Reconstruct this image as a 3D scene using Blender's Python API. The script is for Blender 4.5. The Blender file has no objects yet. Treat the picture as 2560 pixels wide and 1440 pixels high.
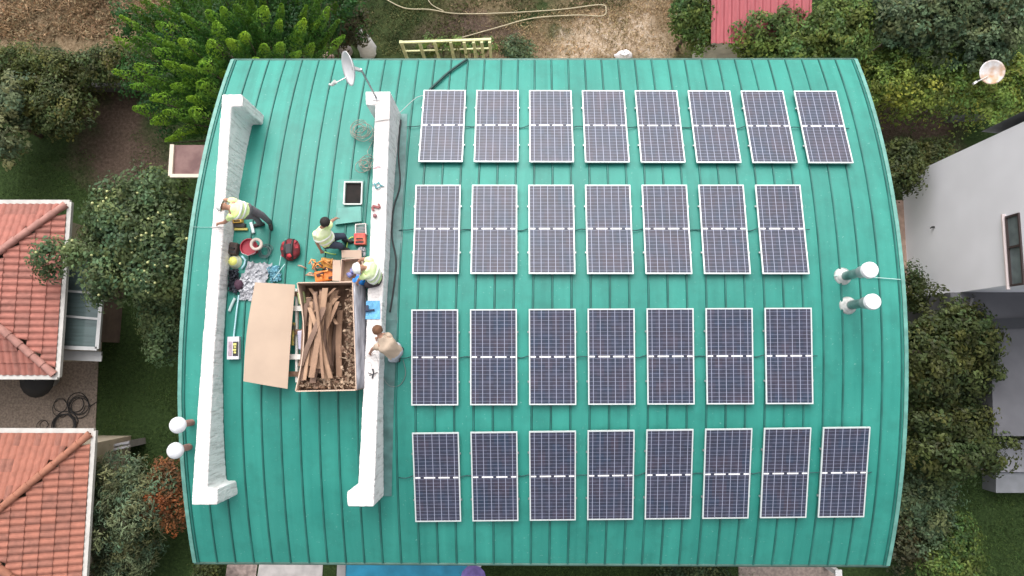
import bpy, math, random
import numpy as np
from mathutils import Vector, Matrix
C = bpy.context.scene
COL = C.collection
rnd = random.Random(7)
PI = math.pi
# ------------------------------------------------------------------ camera (solved from the photograph)
PITCH, ROLL, YAW = .1015, .0014, -.0076
CX, CY, CH, FPX = -.2046, -1.0272, 15.2453, 1707.0
def cam_axes():
    cp, sp = math.cos(PITCH), math.sin(PITCH)
    fw = Vector((0, sp, -cp)); up = Vector((0, cp, sp)); rt = Vector((1, 0, 0))
    cy, sy = math.cos(YAW), math.sin(YAW)
    f2 = fw*cy + rt*sy; r2 = rt*cy - fw*sy
    cr, sr = math.cos(ROLL), math.sin(ROLL)
    return r2*cr + up*sr, up*cr - r2*sr, f2
RT, UP, FW = cam_axes()
cd = bpy.data.cameras.new('camera'); cam = bpy.data.objects.new('camera', cd); COL.objects.link(cam)
cd.sensor_width = 36; cd.lens = FPX/2560*36; cd.clip_end = 600; cd.clip_start = .1
m = Matrix((RT, UP, -FW)).transposed().to_4x4(); m.translation = (CX, CY, CH); cam.matrix_world = m
C.camera = cam
# ------------------------------------------------------------------ light
SUN_EL, SUN_AZ = math.radians(50), math.radians(-12)      # azimuth from +y towards +x
w = bpy.data.worlds.new("World"); C.world = w; w.use_nodes = True
nt = w.node_tree; nt.nodes.clear()
sky = nt.nodes.new('ShaderNodeTexSky'); sky.sky_type = 'NISHITA'; sky.sun_disc = False
sky.sun_elevation = SUN_EL; sky.sun_rotation = SUN_AZ; sky.dust_density = 5; sky.air_density = 1.0; sky.ozone_density = 1
hs = nt.nodes.new('ShaderNodeHueSaturation'); hs.inputs['Saturation'].default_value = .16
bg = nt.nodes.new('ShaderNodeBackground'); bg.inputs['Strength'].default_value = .15
ow = nt.nodes.new('ShaderNodeOutputWorld')
nt.links.new(sky.outputs[0], hs.inputs['Color']); nt.links.new(hs.outputs[0], bg.inputs[0]); nt.links.new(bg.outputs[0], ow.inputs[0])
sd = bpy.data.lights.new('sun', 'SUN'); sd.energy = 1.35; sd.angle = math.radians(75); sd.color = (1, .945, .90)
so = bpy.data.objects.new('sun', sd); COL.objects.link(so)
dirv = Vector((math.sin(SUN_AZ)*math.cos(SUN_EL), math.cos(SUN_AZ)*math.cos(SUN_EL), math.sin(SUN_EL)))
so.rotation_euler = dirv.to_track_quat('Z', 'Y').to_euler(); so.location = (0, 0, 30)
C.view_settings.view_transform = 'Standard'; C.view_settings.look = 'None'; C.view_settings.gamma = 1
C.view_settings.exposure = .64
# ------------------------------------------------------------------ pixel -> place helpers (photo pixels, 2560 wide)
G = -9.5                     # ground level; roof apex is z = 0
R = 14.007                   # roof arc radius
def ray(px, py): return FW*FPX + RT*(px-1280) - UP*(py-720)
def at(px, py, z):
    d = ray(px, py); t = (z-CH)/d.z
    return Vector((CX, CY, CH)) + d*t
def rp(px, py, h=0.):        # point h above the curved roof
    z = 0.
    for _ in range(25):
        p = at(px, py, z); z = math.sqrt((R+h)**2 - min(p.y, 9)**2) - R
    return at(px, py, z)
def roofz(y): return math.sqrt(R*R-y*y)-R
# ------------------------------------------------------------------ materials
MATS = {}
def mat(name, col, rough=.6, metal=0, spec=.5, var=0, vscale=3, col2=None, bump=0, bscale=20, detail=5, trans=0, alpha=1, stretch=None, coat=0, ior=None, tint=False, sub=0):
    """principled material with a procedural colour mix (noise) and bump"""
    if name in MATS: return MATS[name]
    M = bpy.data.materials.new(name); M.use_nodes = True; n = M.node_tree; L = n.links
    b = n.nodes['Principled BSDF']
    b.inputs['Roughness'].default_value = rough; b.inputs['Metallic'].default_value = metal
    b.inputs['Specular IOR Level'].default_value = spec
    if trans: b.inputs['Transmission Weight'].default_value = trans
    if coat: b.inputs['Coat Weight'].default_value = coat
    if alpha < 1: b.inputs['Alpha'].default_value = alpha
    tc = n.nodes.new('ShaderNodeTexCoord'); vec = tc.outputs['Object']
    if stretch:
        mp = n.nodes.new('ShaderNodeMapping'); mp.inputs['Scale'].default_value = stretch
        L.new(vec, mp.inputs[0]); vec = mp.outputs[0]
    c1 = (*col, 1)
    c2 = (*(col2 or [max(0, c*(1-var)) for c in col]), 1)
    nz = n.nodes.new('ShaderNodeTexNoise'); nz.inputs['Scale'].default_value = vscale; nz.inputs['Detail'].default_value = detail
    L.new(vec, nz.inputs['Vector'])
    rm = n.nodes.new('ShaderNodeValToRGB'); rm.color_ramp.elements[0].position = .35; rm.color_ramp.elements[1].position = .65
    rm.color_ramp.elements[0].color = c2; rm.color_ramp.elements[1].color = c1
    L.new(nz.outputs[0], rm.inputs[0]); out = rm.outputs[0]
    if tint:
        at_ = n.nodes.new('ShaderNodeAttribute'); at_.attribute_name = 'tint'
        mx = n.nodes.new('ShaderNodeMix'); mx.data_type = 'RGBA'; mx.blend_type = 'MULTIPLY'; mx.inputs[0].default_value = 1
        L.new(out, mx.inputs[6]); L.new(at_.outputs['Color'], mx.inputs[7]); out = mx.outputs[2]
    L.new(out, b.inputs['Base Color'])
    if bump:
        nb = n.nodes.new('ShaderNodeTexNoise'); nb.inputs['Scale'].default_value = bscale; nb.inputs['Detail'].default_value = 6
        L.new(vec, nb.inputs['Vector'])
        bp = n.nodes.new('ShaderNodeBump'); bp.inputs['Strength'].default_value = bump; bp.inputs['Distance'].default_value = .02
        L.new(nb.outputs[0], bp.inputs['Height']); L.new(bp.outputs[0], b.inputs['Normal'])
    if sub:     # leaves let light through
        tr = n.nodes.new('ShaderNodeBsdfTranslucent'); L.new(out, tr.inputs[0])
        ms = n.nodes.new('ShaderNodeMixShader'); ms.inputs[0].default_value = sub
        L.new(b.outputs[0], ms.inputs[1]); L.new(tr.outputs[0], ms.inputs[2])
        L.new(ms.outputs[0], n.nodes['Material Output'].inputs[0])
    MATS[name] = M
    return M
def N(M, kind, **kw):
    nd = M.node_tree.nodes.new(kind)
    for k, v in kw.items(): setattr(nd, k, v)
    return nd
# ------------------------------------------------------------------ mesh helpers
class MB:
    def __init__(s): s.v = []; s.f = []; s.mi = []; s.cur = 0; s.tint = None
    def add(s, vs, fs):
        o = len(s.v); s.v += [tuple(v) for v in vs]
        for f in fs: s.f.append(tuple(i+o for i in f)); s.mi.append(s.cur)
        return s
    def box(s, c, d, rz=0, rx=0, ry=0):
        M = Matrix.Rotation(rz, 3, 'Z') @ Matrix.Rotation(ry, 3, 'Y') @ Matrix.Rotation(rx, 3, 'X'); c = Vector(c)
        vs = [c + M @ Vector((sx*d[0]/2, sy*d[1]/2, sz*d[2]/2)) for sx in (-1, 1) for sy in (-1, 1) for sz in (-1, 1)]
        return s.add(vs, [(0,1,3,2),(4,6,7,5),(0,4,5,1),(2,3,7,6),(0,2,6,4),(1,5,7,3)])
    def bar(s, a, b, wd, ht):        # box from a to b
        a, b = Vector(a), Vector(b); d = b-a; L = d.length
        if L < 1e-6: return s
        z = d.normalized(); x = z.cross(Vector((0, 0, 1)))
        x = x.normalized() if x.length > 1e-3 else Vector((1, 0, 0)); y = x.cross(z).normalized()
        vs = [p + x*(sx*wd/2) + y*(sy*ht/2) for p in (a, b) for sx in (-1, 1) for sy in (-1, 1)]
        return s.add(vs, [(0,1,3,2),(4,6,7,5),(0,4,5,1),(2,3,7,6),(0,2,6,4),(1,5,7,3)])
    def prism(s, pts, z0, z1):       # polygon in plan (counter-clockwise or not), z0 may be a function of (x, y)
        n = len(pts); a = [(p[0], p[1], z0(p) if callable(z0) else z0) for p in pts]; b = [(p[0], p[1], z1(p) if callable(z1) else z1) for p in pts]
        ar = sum(pts[i][0]*pts[(i+1) % n][1]-pts[(i+1) % n][0]*pts[i][1] for i in range(n))
        if ar < 0: a.reverse(); b.reverse()
        return s.add(a+b, [tuple(range(n-1, -1, -1)), tuple(range(n, 2*n))] + [(i, (i+1) % n, n+(i+1) % n, n+i) for i in range(n)])
    def tube(s, pts, r, n=8, caps=True):
        pts = [Vector(p) for p in pts]; rs = r if isinstance(r, (list, tuple)) else [r]*len(pts)
        vs = []; ref = Vector((.3, .2, 1)).normalized(); x = None
        for i, p in enumerate(pts):
            d = (pts[min(i+1, len(pts)-1)] - pts[max(i-1, 0)])
            d = d.normalized() if d.length > 1e-9 else Vector((0, 0, 1))
            if x is None:
                x = d.cross(ref)
                if x.length < .05: x = d.cross(Vector((1, 0, 0)))
            x = (x - d*x.dot(d)); x = x.normalized() if x.length > 1e-6 else d.orthogonal().normalized(); y = d.cross(x)
            vs += [p + (x*math.cos(2*PI*k/n) + y*math.sin(2*PI*k/n))*rs[i] for k in range(n)]
        fs = [(i*n+k, i*n+(k+1) % n, (i+1)*n+(k+1) % n, (i+1)*n+k) for i in range(len(pts)-1) for k in range(n)]
        if caps: fs += [tuple(range(n-1, -1, -1)), tuple(range((len(pts)-1)*n, len(pts)*n))]
        return s.add(vs, fs)
    def lathe(s, c, prof, n=24, axis=(0, 0, 1), cap=True):      # prof: (r, h)
        q = Vector(axis).normalized().to_track_quat('Z', 'Y'); c = Vector(c); vs = []
        for r, h in prof: vs += [c + q @ Vector((r*math.cos(2*PI*k/n), r*math.sin(2*PI*k/n), h)) for k in range(n)]
        fs = [(i*n+k, i*n+(k+1) % n, (i+1)*n+(k+1) % n, (i+1)*n+k) for i in range(len(prof)-1) for k in range(n)]
        if cap: fs += [tuple(range(n-1, -1, -1)), tuple(range((len(prof)-1)*n, len(prof)*n))]
        return s.add(vs, fs)
    def blob(s, c, r, n=12, m=8, rough=0, seed=0, scale=(1, 1, 1)):
        c = Vector(c); rr = random.Random(seed); vs = [c+Vector((0, 0, -r*scale[2]))]
        for j in range(1, m):
            t = PI*j/m
            for k in range(n):
                q = r*(1+rr.uniform(-rough, rough)); p = 2*PI*k/n
                vs.append(c + Vector((q*math.sin(t)*math.cos(p)*scale[0], q*math.sin(t)*math.sin(p)*scale[1], -q*math.cos(t)*scale[2])))
        vs.append(c+Vector((0, 0, r*scale[2]))); e = len(vs)-1
        fs = [(0, 1+(k+1) % n, 1+k) for k in range(n)] + [(1+(j-1)*n+k, 1+(j-1)*n+(k+1) % n, 1+j*n+(k+1) % n, 1+j*n+k) for j in range(1, m-1) for k in range(n)]
        fs += [(1+(m-2)*n+k, 1+(m-2)*n+(k+1) % n, e) for k in range(n)]
        return s.add(vs, fs)
    def grid(s, fn, nu, nv):
        vs = [fn(i/nu, j/nv) for i in range(nu+1) for j in range(nv+1)]
        return s.add(vs, [(i*(nv+1)+j, (i+1)*(nv+1)+j, (i+1)*(nv+1)+j+1, i*(nv+1)+j+1) for i in range(nu) for j in range(nv)])
    def build(s, name, mats, parent=None, smooth=False, origin=None, local=False):
        me = bpy.data.meshes.new(name)
        mats = mats if isinstance(mats, (list, tuple)) else [mats]
        o = bpy.data.objects.new(name, me); COL.objects.link(o)
        off = Vector((0, 0, 0))
        if parent is not None:
            o.parent = parent
            if not local:
                q = parent
                while q is not None: off += q.location; q = q.parent
        elif not local:
            if origin is None:
                a = np.array(s.v); origin = Vector(((a[:, 0].min()+a[:, 0].max())/2, (a[:, 1].min()+a[:, 1].max())/2, a[:, 2].min()))
            off = Vector(origin); o.location = off
        me.from_pydata([tuple(Vector(v)-off) for v in s.v], [], s.f)
        for m_ in mats: me.materials.append(m_)
        if len(mats) > 1: me.polygons.foreach_set('material_index', s.mi)
        if smooth:
            me.polygons.foreach_set('use_smooth', [True]*len(me.polygons))
        me.update()
        return o
def sharp(o, deg=35):
    o.data.set_sharp_from_angle(angle=math.radians(deg)); return o
def bevel(o, wd=.01, seg=2):
    b = o.modifiers.new('bevel', 'BEVEL'); b.width = wd; b.segments = seg; b.limit_method = 'ANGLE'; return o
def tag(o, label=None, cat=None, group=None, kind=None):
    if label: o['label'] = label
    if cat: o['category'] = cat
    if group: o['group'] = group
    if kind: o['kind'] = kind
    return o
def thing(name, loc, label, cat, group=None):
    o = bpy.data.objects.new(name, None); COL.objects.link(o); o.location = loc; o.empty_display_size = .2
    return tag(o, label, cat, group)
def copy_tree(o, parent=None):
    c = o.copy(); COL.objects.link(c); c.parent = parent
    for ch in list(o.children): copy_tree(ch, c)
    return c
# ================================================================== GROUND
def ground_material():
    M = bpy.data.materials.new('ground'); M.use_nodes = True; n = M.node_tree; L = n.links; b = n.nodes['Principled BSDF']
    b.inputs['Roughness'].default_value = .95; b.inputs['Specular IOR Level'].default_value = .15
    tc = N(M, 'ShaderNodeTexCoord'); P = tc.outputs['Object']
    def noise(sc, det=6, vec=None, rough=.6):
        q = N(M, 'ShaderNodeTexNoise'); q.inputs['Scale'].default_value = sc; q.inputs['Detail'].default_value = det; q.inputs['Roughness'].default_value = rough
        L.new(vec or P, q.inputs['Vector']); return q
    def ramp(f, cs):
        r = N(M, 'ShaderNodeValToRGB'); e = r.color_ramp.elements
        while len(e) < len(cs): e.new(.5)
        for k, (p, c) in enumerate(cs): e[k].position = p; e[k].color = (*c, 1)
        L.new(f, r.inputs[0]); return r.outputs[0]
    def mix(f, a, c):
        x = N(M, 'ShaderNodeMix'); x.data_type = 'RGBA'; L.new(f, x.inputs[0]); L.new(a, x.inputs[6]); L.new(c, x.inputs[7]); return x.outputs[2]
    wn = noise(.8, 5); wv = N(M, 'ShaderNodeVectorMath'); wv.operation = 'SUBTRACT'; wv.inputs[1].default_value = (.5, .5, .5); L.new(wn.outputs['Color'], wv.inputs[0])
    ws = N(M, 'ShaderNodeVectorMath'); ws.operation = 'SCALE'; ws.inputs['Scale'].default_value = 3.2; L.new(wv.outputs[0], ws.inputs[0])
    wp = N(M, 'ShaderNodeVectorMath'); wp.operation = 'ADD'; L.new(P, wp.inputs[0]); L.new(ws.outputs[0], wp.inputs[1])
    def patch(cx, cy, rx, ry, soft=.35):        # irregular patch of bare soil or dry grass
        s_ = N(M, 'ShaderNodeVectorMath'); s_.operation = 'SUBTRACT'; s_.inputs[1].default_value = (cx, cy, 0); L.new(wp.outputs[0], s_.inputs[0])
        d = N(M, 'ShaderNodeVectorMath'); d.operation = 'MULTIPLY'; d.inputs[1].default_value = (1/rx, 1/ry, 0); L.new(s_.outputs[0], d.inputs[0])
        l = N(M, 'ShaderNodeVectorMath'); l.operation = 'LENGTH'; L.new(d.outputs[0], l.inputs[0])
        r = N(M, 'ShaderNodeMapRange'); r.inputs['From Min'].default_value = 1+soft; r.inputs['From Max'].default_value = 1-soft; L.new(l.outputs['Value'], r.inputs['Value'])
        return r.outputs[0]
    fine = noise(9, 8, rough=.75); mid = noise(1.6, 6)
    grass = ramp(fine.outputs[0], [(.3, (.014, .024, .008)), (.52, (.034, .062, .018)), (.75, (.075, .11, .036))])
    soil = ramp(fine.outputs[0], [(.3, (.05, .034, .026)), (.55, (.12, .085, .065)), (.8, (.22, .17, .135))])
    dry = ramp(fine.outputs[0], [(.28, (.09, .062, .035)), (.5, (.23, .165, .10)), (.75, (.42, .33, .22))])
    pale = ramp(noise(5, 8, rough=.8).outputs[0], [(.35, (.26, .19, .11)), (.5, (.50, .38, .27)), (.65, (.66, .58, .50))])
    out = grass
    for px, py, rx, ry, c, sf in PATCHES:
        p = at(px, py, G); out = mix(patch(p.x, p.y, rx, ry, sf), out, {'soil': soil, 'dry': dry, 'pale': pale, 'grass': ramp(mid.outputs[0], [(.35, (.02, .038, .012)), (.65, (.065, .085, .032))])}[c])
    L.new(out, b.inputs['Base Color'])
    bp = N(M, 'ShaderNodeBump'); bp.inputs['Strength'].default_value = .9; bp.inputs['Distance'].default_value = .08
    L.new(noise(14, 8, rough=.8).outputs[0], bp.inputs['Height']); L.new(bp.outputs[0], b.inputs['Normal'])
    return M
PATCHES = [(90, 10, 3.6, 1.8, 'dry', .25), (300, 60, 1.6, 1.2, 'dry', .3), (290, 280, 1.0, 2.0, 'soil', .5), (300, 400, 1.7, 1.1, 'soil', .5), (360, 430, 1.0, .8, 'soil', .5),
           (1050, 60, 3.2, 1.7, 'grass', .3), (1420, 70, 4.6, 2.2, 'dry', .3), (1520, 85, 1.3, .6, 'pale', .8), (1240, 70, .9, .4, 'soil', .7), (1330, 30, 1.1, .5, 'grass', .6), (1400, 95, .6, .35, 'grass', .6), (1150, 85, 1.6, .7, 'soil', .5), (1620, 60, .9, .9, 'pale', .9), (1440, 120, .7, .4, 'pale', .8), (1700, 30, 1.2, 1.2, 'dry', .4),
           (2280, 310, 1.8, 1.1, 'soil', .4), (2330, 1380, .8, .9, 'soil', .5)]
mb = MB(); mb.grid(lambda u, v: (-150+300*u, -150+300*v, G), 4, 4)
tag(mb.build('ground', ground_material(), origin=(0, 0, G)), kind='structure')
def slab(name, pts, z0, z1, m_, kind='structure', **kw):
    b = MB(); b.prism([at(px, py, z1) for px, py in pts], z0, z1); o = b.build(name, m_)
    return tag(o, kind=kind) if kind else o
paver = mat('gravel_paving', (.31, .255, .215), .9, var=.40, vscale=14, detail=8, bump=.6, bscale=40, spec=.2)
slab('patio', [(-300, 880), (246, 893), (238, 1078), (228, 1140), (322, 1118), (330, 1270), (210, 1275), (-300, 1275)], G-.1, G+.03, paver)
pale_pave = mat('pale_concrete_paving', (.46, .43, .42), .85, var=.25, vscale=3, bump=.2, detail=8)
pink_pave = mat('pink_paving', (.40, .31, .28), .9, var=.5, vscale=6, detail=8, bump=.3)
slab('footpath', [(650, 1395), (808, 1395), (802, 1500), (635, 1500)], G-.1, G+.03, pale_pave)
slab('stone_terrace', [(570, 1395), (645, 1395), (632, 1500), (556, 1500)], G-.1, G+.05, pink_pave)
slab('driveway', [(1845, 1395), (2090, 1395), (2096, 1500), (1850, 1500)], G-.1, G+.04, mat('brick_paving', (.30, .24, .21), .9, var=.4, vscale=9, detail=8, bump=.4, bscale=12))
# pool: coping and water
b = MB(); P0, P1 = at(866, 1400, G), at(1168, 1560, G)
b.box(((P0.x+P1.x)/2, P0.y+.15, G+.03), (P1.x-P0.x+.6, .3, .14)); b.box((P0.x-.15, (P0.y+P1.y)/2, G+.03), (.3, P0.y-P1.y, .14)); b.box((P1.x+.15, (P0.y+P1.y)/2, G+.03), (.3, P0.y-P1.y, .14))
tag(b.build('pool_coping', mat('grey_coping', (.34, .33, .33), .8, var=.2)), kind='structure')
b = MB(); b.grid(lambda u, v: (P0.x+(P1.x-P0.x)*u, P1.y+(P0.y-P1.y)*v, G+.05), 2, 2)
tag(b.build('pool_water', mat('pool_water', (.03, .32, .52), .08, var=.25, vscale=2, bump=.3, bscale=5)), kind='structure')
# ================================================================== MAIN HOUSE
house = thing('main_house', (0, 0, G), 'large house with a ribbed green barrel roof carrying rows of solar panels', 'house')
XL = lambda s: -7.75 + .18*max(0, (s+2)/8.86)       # left verge
XR = lambda s: 8.42 + .05*max(0, (s+2)/8.86)
S0, S1 = -5.98, 6.86
def rs(x, s, h=0): return (x, (R+h)*math.sin(s/R), (R+h)*math.cos(s/R)-R)
def green(name, c1, c2, c3, rough=.50):
    M = bpy.data.materials.new(name); M.use_nodes = True; n = M.node_tree; L = n.links; b = n.nodes['Principled BSDF']
    b.inputs['Roughness'].default_value = rough; b.inputs['Specular IOR Level'].default_value = .45
    tc = N(M, 'ShaderNodeTexCoord'); mp = N(M, 'ShaderNodeMapping'); mp.inputs['Scale'].default_value = (5, .35, .35); L.new(tc.outputs['Object'], mp.inputs[0])
    n1 = N(M, 'ShaderNodeTexNoise'); n1.inputs['Scale'].default_value = 1; n1.inputs['Detail'].default_value = 6; L.new(mp.outputs[0], n1.inputs['Vector'])
    n2 = N(M, 'ShaderNodeTexNoise'); n2.inputs['Scale'].default_value = .7; n2.inputs['Detail'].default_value = 4; L.new(tc.outputs['Object'], n2.inputs['Vector'])
    n3 = N(M, 'ShaderNodeTexNoise'); n3.inputs['Scale'].default_value = 16; n3.inputs['Detail'].default_value = 3; n3.inputs['Roughness'].default_value = .7; L.new(tc.outputs['Object'], n3.inputs['Vector'])
    ad = N(M, 'ShaderNodeMath'); ad.operation = 'MULTIPLY_ADD'; ad.inputs[1].default_value = .5; L.new(n1.outputs[0], ad.inputs[0])
    a2 = N(M, 'ShaderNodeMath'); a2.operation = 'MULTIPLY'; a2.inputs[1].default_value = .5; L.new(n2.outputs[0], a2.inputs[0]); L.new(a2.outputs[0], ad.inputs[2])
    r = N(M, 'ShaderNodeValToRGB'); e = r.color_ramp.elements; e[0].position = .38; e[1].position = .62; e[0].color = (*c1, 1); e[1].color = (*c2, 1); L.new(ad.outputs[0], r.inputs[0])
    r3 = N(M, 'ShaderNodeValToRGB'); e = r3.color_ramp.elements; e[0].position = .66; e[1].position = .72; e[0].color = (0, 0, 0, 1); e[1].color = (.6, .6, .6, 1); L.new(n3.outputs[0], r3.inputs[0])
    mx = N(M, 'ShaderNodeMix'); mx.data_type = 'RGBA'; L.new(r3.outputs[0], mx.inputs[0]); L.new(r.outputs[0], mx.inputs[6]); mx.inputs[7].default_value = (*c3, 1)
    # each pan of sheeting weathers a little differently; grime gathers in soft blots
    sx = N(M, 'ShaderNodeSeparateXYZ'); L.new(tc.outputs['Object'], sx.inputs[0])
    ma = N(M, 'ShaderNodeMath'); ma.operation = 'MULTIPLY_ADD'; ma.inputs[1].default_value = 1/.4316; ma.inputs[2].default_value = 17.72; L.new(sx.outputs[0], ma.inputs[0])
    mf = N(M, 'ShaderNodeMath'); mf.operation = 'FLOOR'; L.new(ma.outputs[0], mf.inputs[0])
    wn = N(M, 'ShaderNodeTexWhiteNoise'); wn.noise_dimensions = '1D'; L.new(mf.outputs[0], wn.inputs['W'])
    n4 = N(M, 'ShaderNodeTexNoise'); n4.inputs['Scale'].default_value = 1.9; n4.inputs['Detail'].default_value = 7; n4.inputs['Roughness'].default_value = .65; L.new(tc.outputs['Object'], n4.inputs['Vector'])
    r4 = N(M, 'ShaderNodeMapRange'); r4.inputs['From Min'].default_value = .32; r4.inputs['From Max'].default_value = .52; r4.inputs['To Min'].default_value = .85; L.new(n4.outputs[0], r4.inputs['Value'])
    mv = N(M, 'ShaderNodeMath'); mv.operation = 'MULTIPLY_ADD'; mv.inputs[1].default_value = .14; mv.inputs[2].default_value = .93; L.new(wn.outputs['Value'], mv.inputs[0])
    mm = N(M, 'ShaderNodeMath'); mm.operation = 'MULTIPLY'; L.new(mv.outputs[0], mm.inputs[0]); L.new(r4.outputs[0], mm.inputs[1])
    hv = N(M, 'ShaderNodeHueSaturation'); L.new(mm.outputs[0], hv.inputs['Value']); L.new(mx.outputs[2], hv.inputs['Color'])
    L.new(hv.outputs[0], b.inputs['Base Color'])
    rr = N(M, 'ShaderNodeMapRange'); rr.inputs['To Min'].default_value = rough-.08; rr.inputs['To Max'].default_value = rough+.12; L.new(n2.outputs[0], rr.inputs['Value']); L.new(rr.outputs[0], b.inputs['Roughness'])
    bp = N(M, 'ShaderNodeBump'); bp.inputs['Strength'].default_value = .25; bp.inputs['Distance'].default_value = .03; L.new(n1.outputs[0], bp.inputs['Height']); L.new(bp.outputs[0], b.inputs['Normal'])
    return M
GREEN = green('green_roof_sheet', (.017, .205, .166), (.030, .262, .212), (.20, .42, .36))
SEAM = mat('seam_shade_green', (.018, .150, .126), .5, var=.35, vscale=2)  # thin shadow line of each rib, put into the colour as darker green
VERGE_PALE = mat('pale_green_flashing', (.13, .34, .29), .45, var=.3, vscale=5)  # the verge flashing's own pale green
# roof sheets with raised ribs: one skin across the whole width
HX, HY = rp(884, 482).x, rp(884, 482).y            # roof hatch
b = MB(); prof = []; NR = 37; us = []
wid = 16.17
for k in range(NR+1):
    x = .1 + .4316*k
    us.append(x)
xs = [(0, 0, 0)]
for x in us: xs += [(x-.026, 0, 0), (x-.012, .028, 1), (x+.012, .028, 1), (x+.026, 0, 1)]
xs.append((wid, 0, 0)); NS = 64
prof = [(a/wid, h) for a, h, _ in xs]
vs = []
for j in range(NS+1):
    s_ = S0+(S1-S0)*j/NS
    for u, h in prof: vs.append(rs(XL(s_)+(XR(s_)-XL(s_))*u, s_, h))
n = len(prof); fs = []
for j in range(NS):
    for i in range(n-1): fs.append((j*n+i, j*n+i+1, (j+1)*n+i+1, (j+1)*n+i))
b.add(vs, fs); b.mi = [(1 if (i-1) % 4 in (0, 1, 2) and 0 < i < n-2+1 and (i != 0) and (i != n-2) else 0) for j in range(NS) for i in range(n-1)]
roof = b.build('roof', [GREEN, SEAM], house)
md = roof.modifiers.new('thick', 'SOLIDIFY'); md.thickness = .05; md.offset = -1
# verge flashings, eave gutters
for fx, sgn in ((XL, -1), (XR, 1)):
    b = MB(); vs = []; ns = 48
    for j in range(ns+1):
        s_ = S0+(S1-S0)*j/ns; x = fx(s_)
        for dx, h in ((-.055*sgn, .034), (.03*sgn, .034), (.03*sgn, -.16), (.012*sgn, -.16), (.012*sgn, .012), (-.055*sgn, .012)): vs.append(rs(x+dx, s_, h))
    b.add(vs, [(j*6+k, j*6+(k+1) % 6, (j+1)*6+(k+1) % 6, (j+1)*6+k) for j in range(ns) for k in range(6)] + [(0, 1, 2, 3, 4, 5), tuple(range(ns*6, ns*6+6))])
    b.build('verge_trim', VERGE_PALE, house)
for s_, sg in ((S0, -1), (S1, 1)):
    a, c = rs(XL(s_)-.02, s_, -.07), rs(XR(s_)+.02, s_, -.07)
    b = MB(); b.tube([(a[0], a[1]+sg*.045, a[2]), (c[0], c[1]+sg*.045, c[2])], .06, 8); b.build('gutter', mat('green_gutter', (.10, .20, .17), .5, var=.3), house, smooth=True)
# walls
wallm = mat('cream_render', (.62, .55, .45), .9, var=.15, bump=.2)
b = MB(); yb, yt, x0, x1 = -5.35, 6.1, -7.3, 8.0
def vault(y): return roofz(y)-.09
ys = [yb+(yt-yb)*k/24 for k in range(25)]
for X in (x0, x1):
    v_ = [(X, y, G) for y in ys]+[(X, y, vault(y)) for y in ys]; b.add(v_, [(k, k+1, 26+k, 25+k) for k in range(24)])
for Y in (yb, yt): b.add([(x0, Y, G), (x1, Y, G), (x1, Y, vault(Y)), (x0, Y, vault(Y))], [(0, 1, 2, 3)])
b.build('wall', wallm, house)
for Y, sg, xs_ in ((yb, -1, (-5, -1, 3, 6.3)), (yt, 1, (-5, 0, 5))):
    for X in xs_:
        for zz in (G+1.5, G+4.6):
            b = MB(); b.box((X, Y+sg*.01, zz), (1.4, .10, 1.3)); f = b.build('window', mat('white_upvc', (.75, .75, .73), .4, var=.05), house)
            b = MB(); b.box((X-.34, Y+sg*.055, zz), (.58, .02, 1.14)).box((X+.34, Y+sg*.055, zz), (.58, .02, 1.14)); b.build('pane', mat('dark_window_glass', (.03, .04, .05), .05, var=.3), f)
# parapets: C-shaped in plan, level tops
PLAS = bpy.data.materials.new('white_plaster'); PLAS.use_nodes = True
def plaster(M):
    n = M.node_tree; L = n.links; b = n.nodes['Principled BSDF']; b.inputs['Roughness'].default_value = .85
    tc = N(M, 'ShaderNodeTexCoord'); ge = N(M, 'ShaderNodeNewGeometry'); sx = N(M, 'ShaderNodeSeparateXYZ'); L.new(ge.outputs['Normal'], sx.inputs[0])
    mp = N(M, 'ShaderNodeMapping'); mp.inputs['Scale'].default_value = (6, 14, 1.6); L.new(tc.outputs['Object'], mp.inputs[0])
    n1 = N(M, 'ShaderNodeTexNoise'); n1.inputs['Scale'].default_value = 1; n1.inputs['Detail'].default_value = 8; n1.inputs['Roughness'].default_value = .7; L.new(mp.outputs[0], n1.inputs['Vector'])
    side = N(M, 'ShaderNodeValToRGB'); e = side.color_ramp.elements; e[0].position = .34; e[1].position = .50; e[0].color = (.56, .54, .53, 1); e[1].color = (.90, .88, .88, 1); L.new(n1.outputs[0], side.inputs[0])
    top = N(M, 'ShaderNodeValToRGB'); e = top.color_ramp.elements; e[0].position = .3; e[1].position = .55; e[0].color = (.62, .57, .55, 1); e[1].color = (.84, .79, .77, 1); L.new(n1.outputs[0], top.inputs[0])
    ab = N(M, 'ShaderNodeMath'); ab.operation = 'GREATER_THAN'; ab.inputs[1].default_value = .6; L.new(sx.outputs[2], ab.inputs[0])
    mx = N(M, 'ShaderNodeMix'); mx.data_type = 'RGBA'; L.new(ab.outputs[0], mx.inputs[0]); L.new(side.outputs[0], mx.inputs[6]); L.new(top.outputs[0], mx.inputs[7]); L.new(mx.outputs[2], b.inputs['Base Color'])
    bp = N(M, 'ShaderNodeBump'); bp.inputs['Strength'].default_value = .9; bp.inputs['Distance'].default_value = .04; L.new(n1.outputs[0], bp.inputs['Height']); L.new(bp.outputs[0], b.inputs['Normal'])
plaster(PLAS)
ZL, ZR = .45, .5
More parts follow.
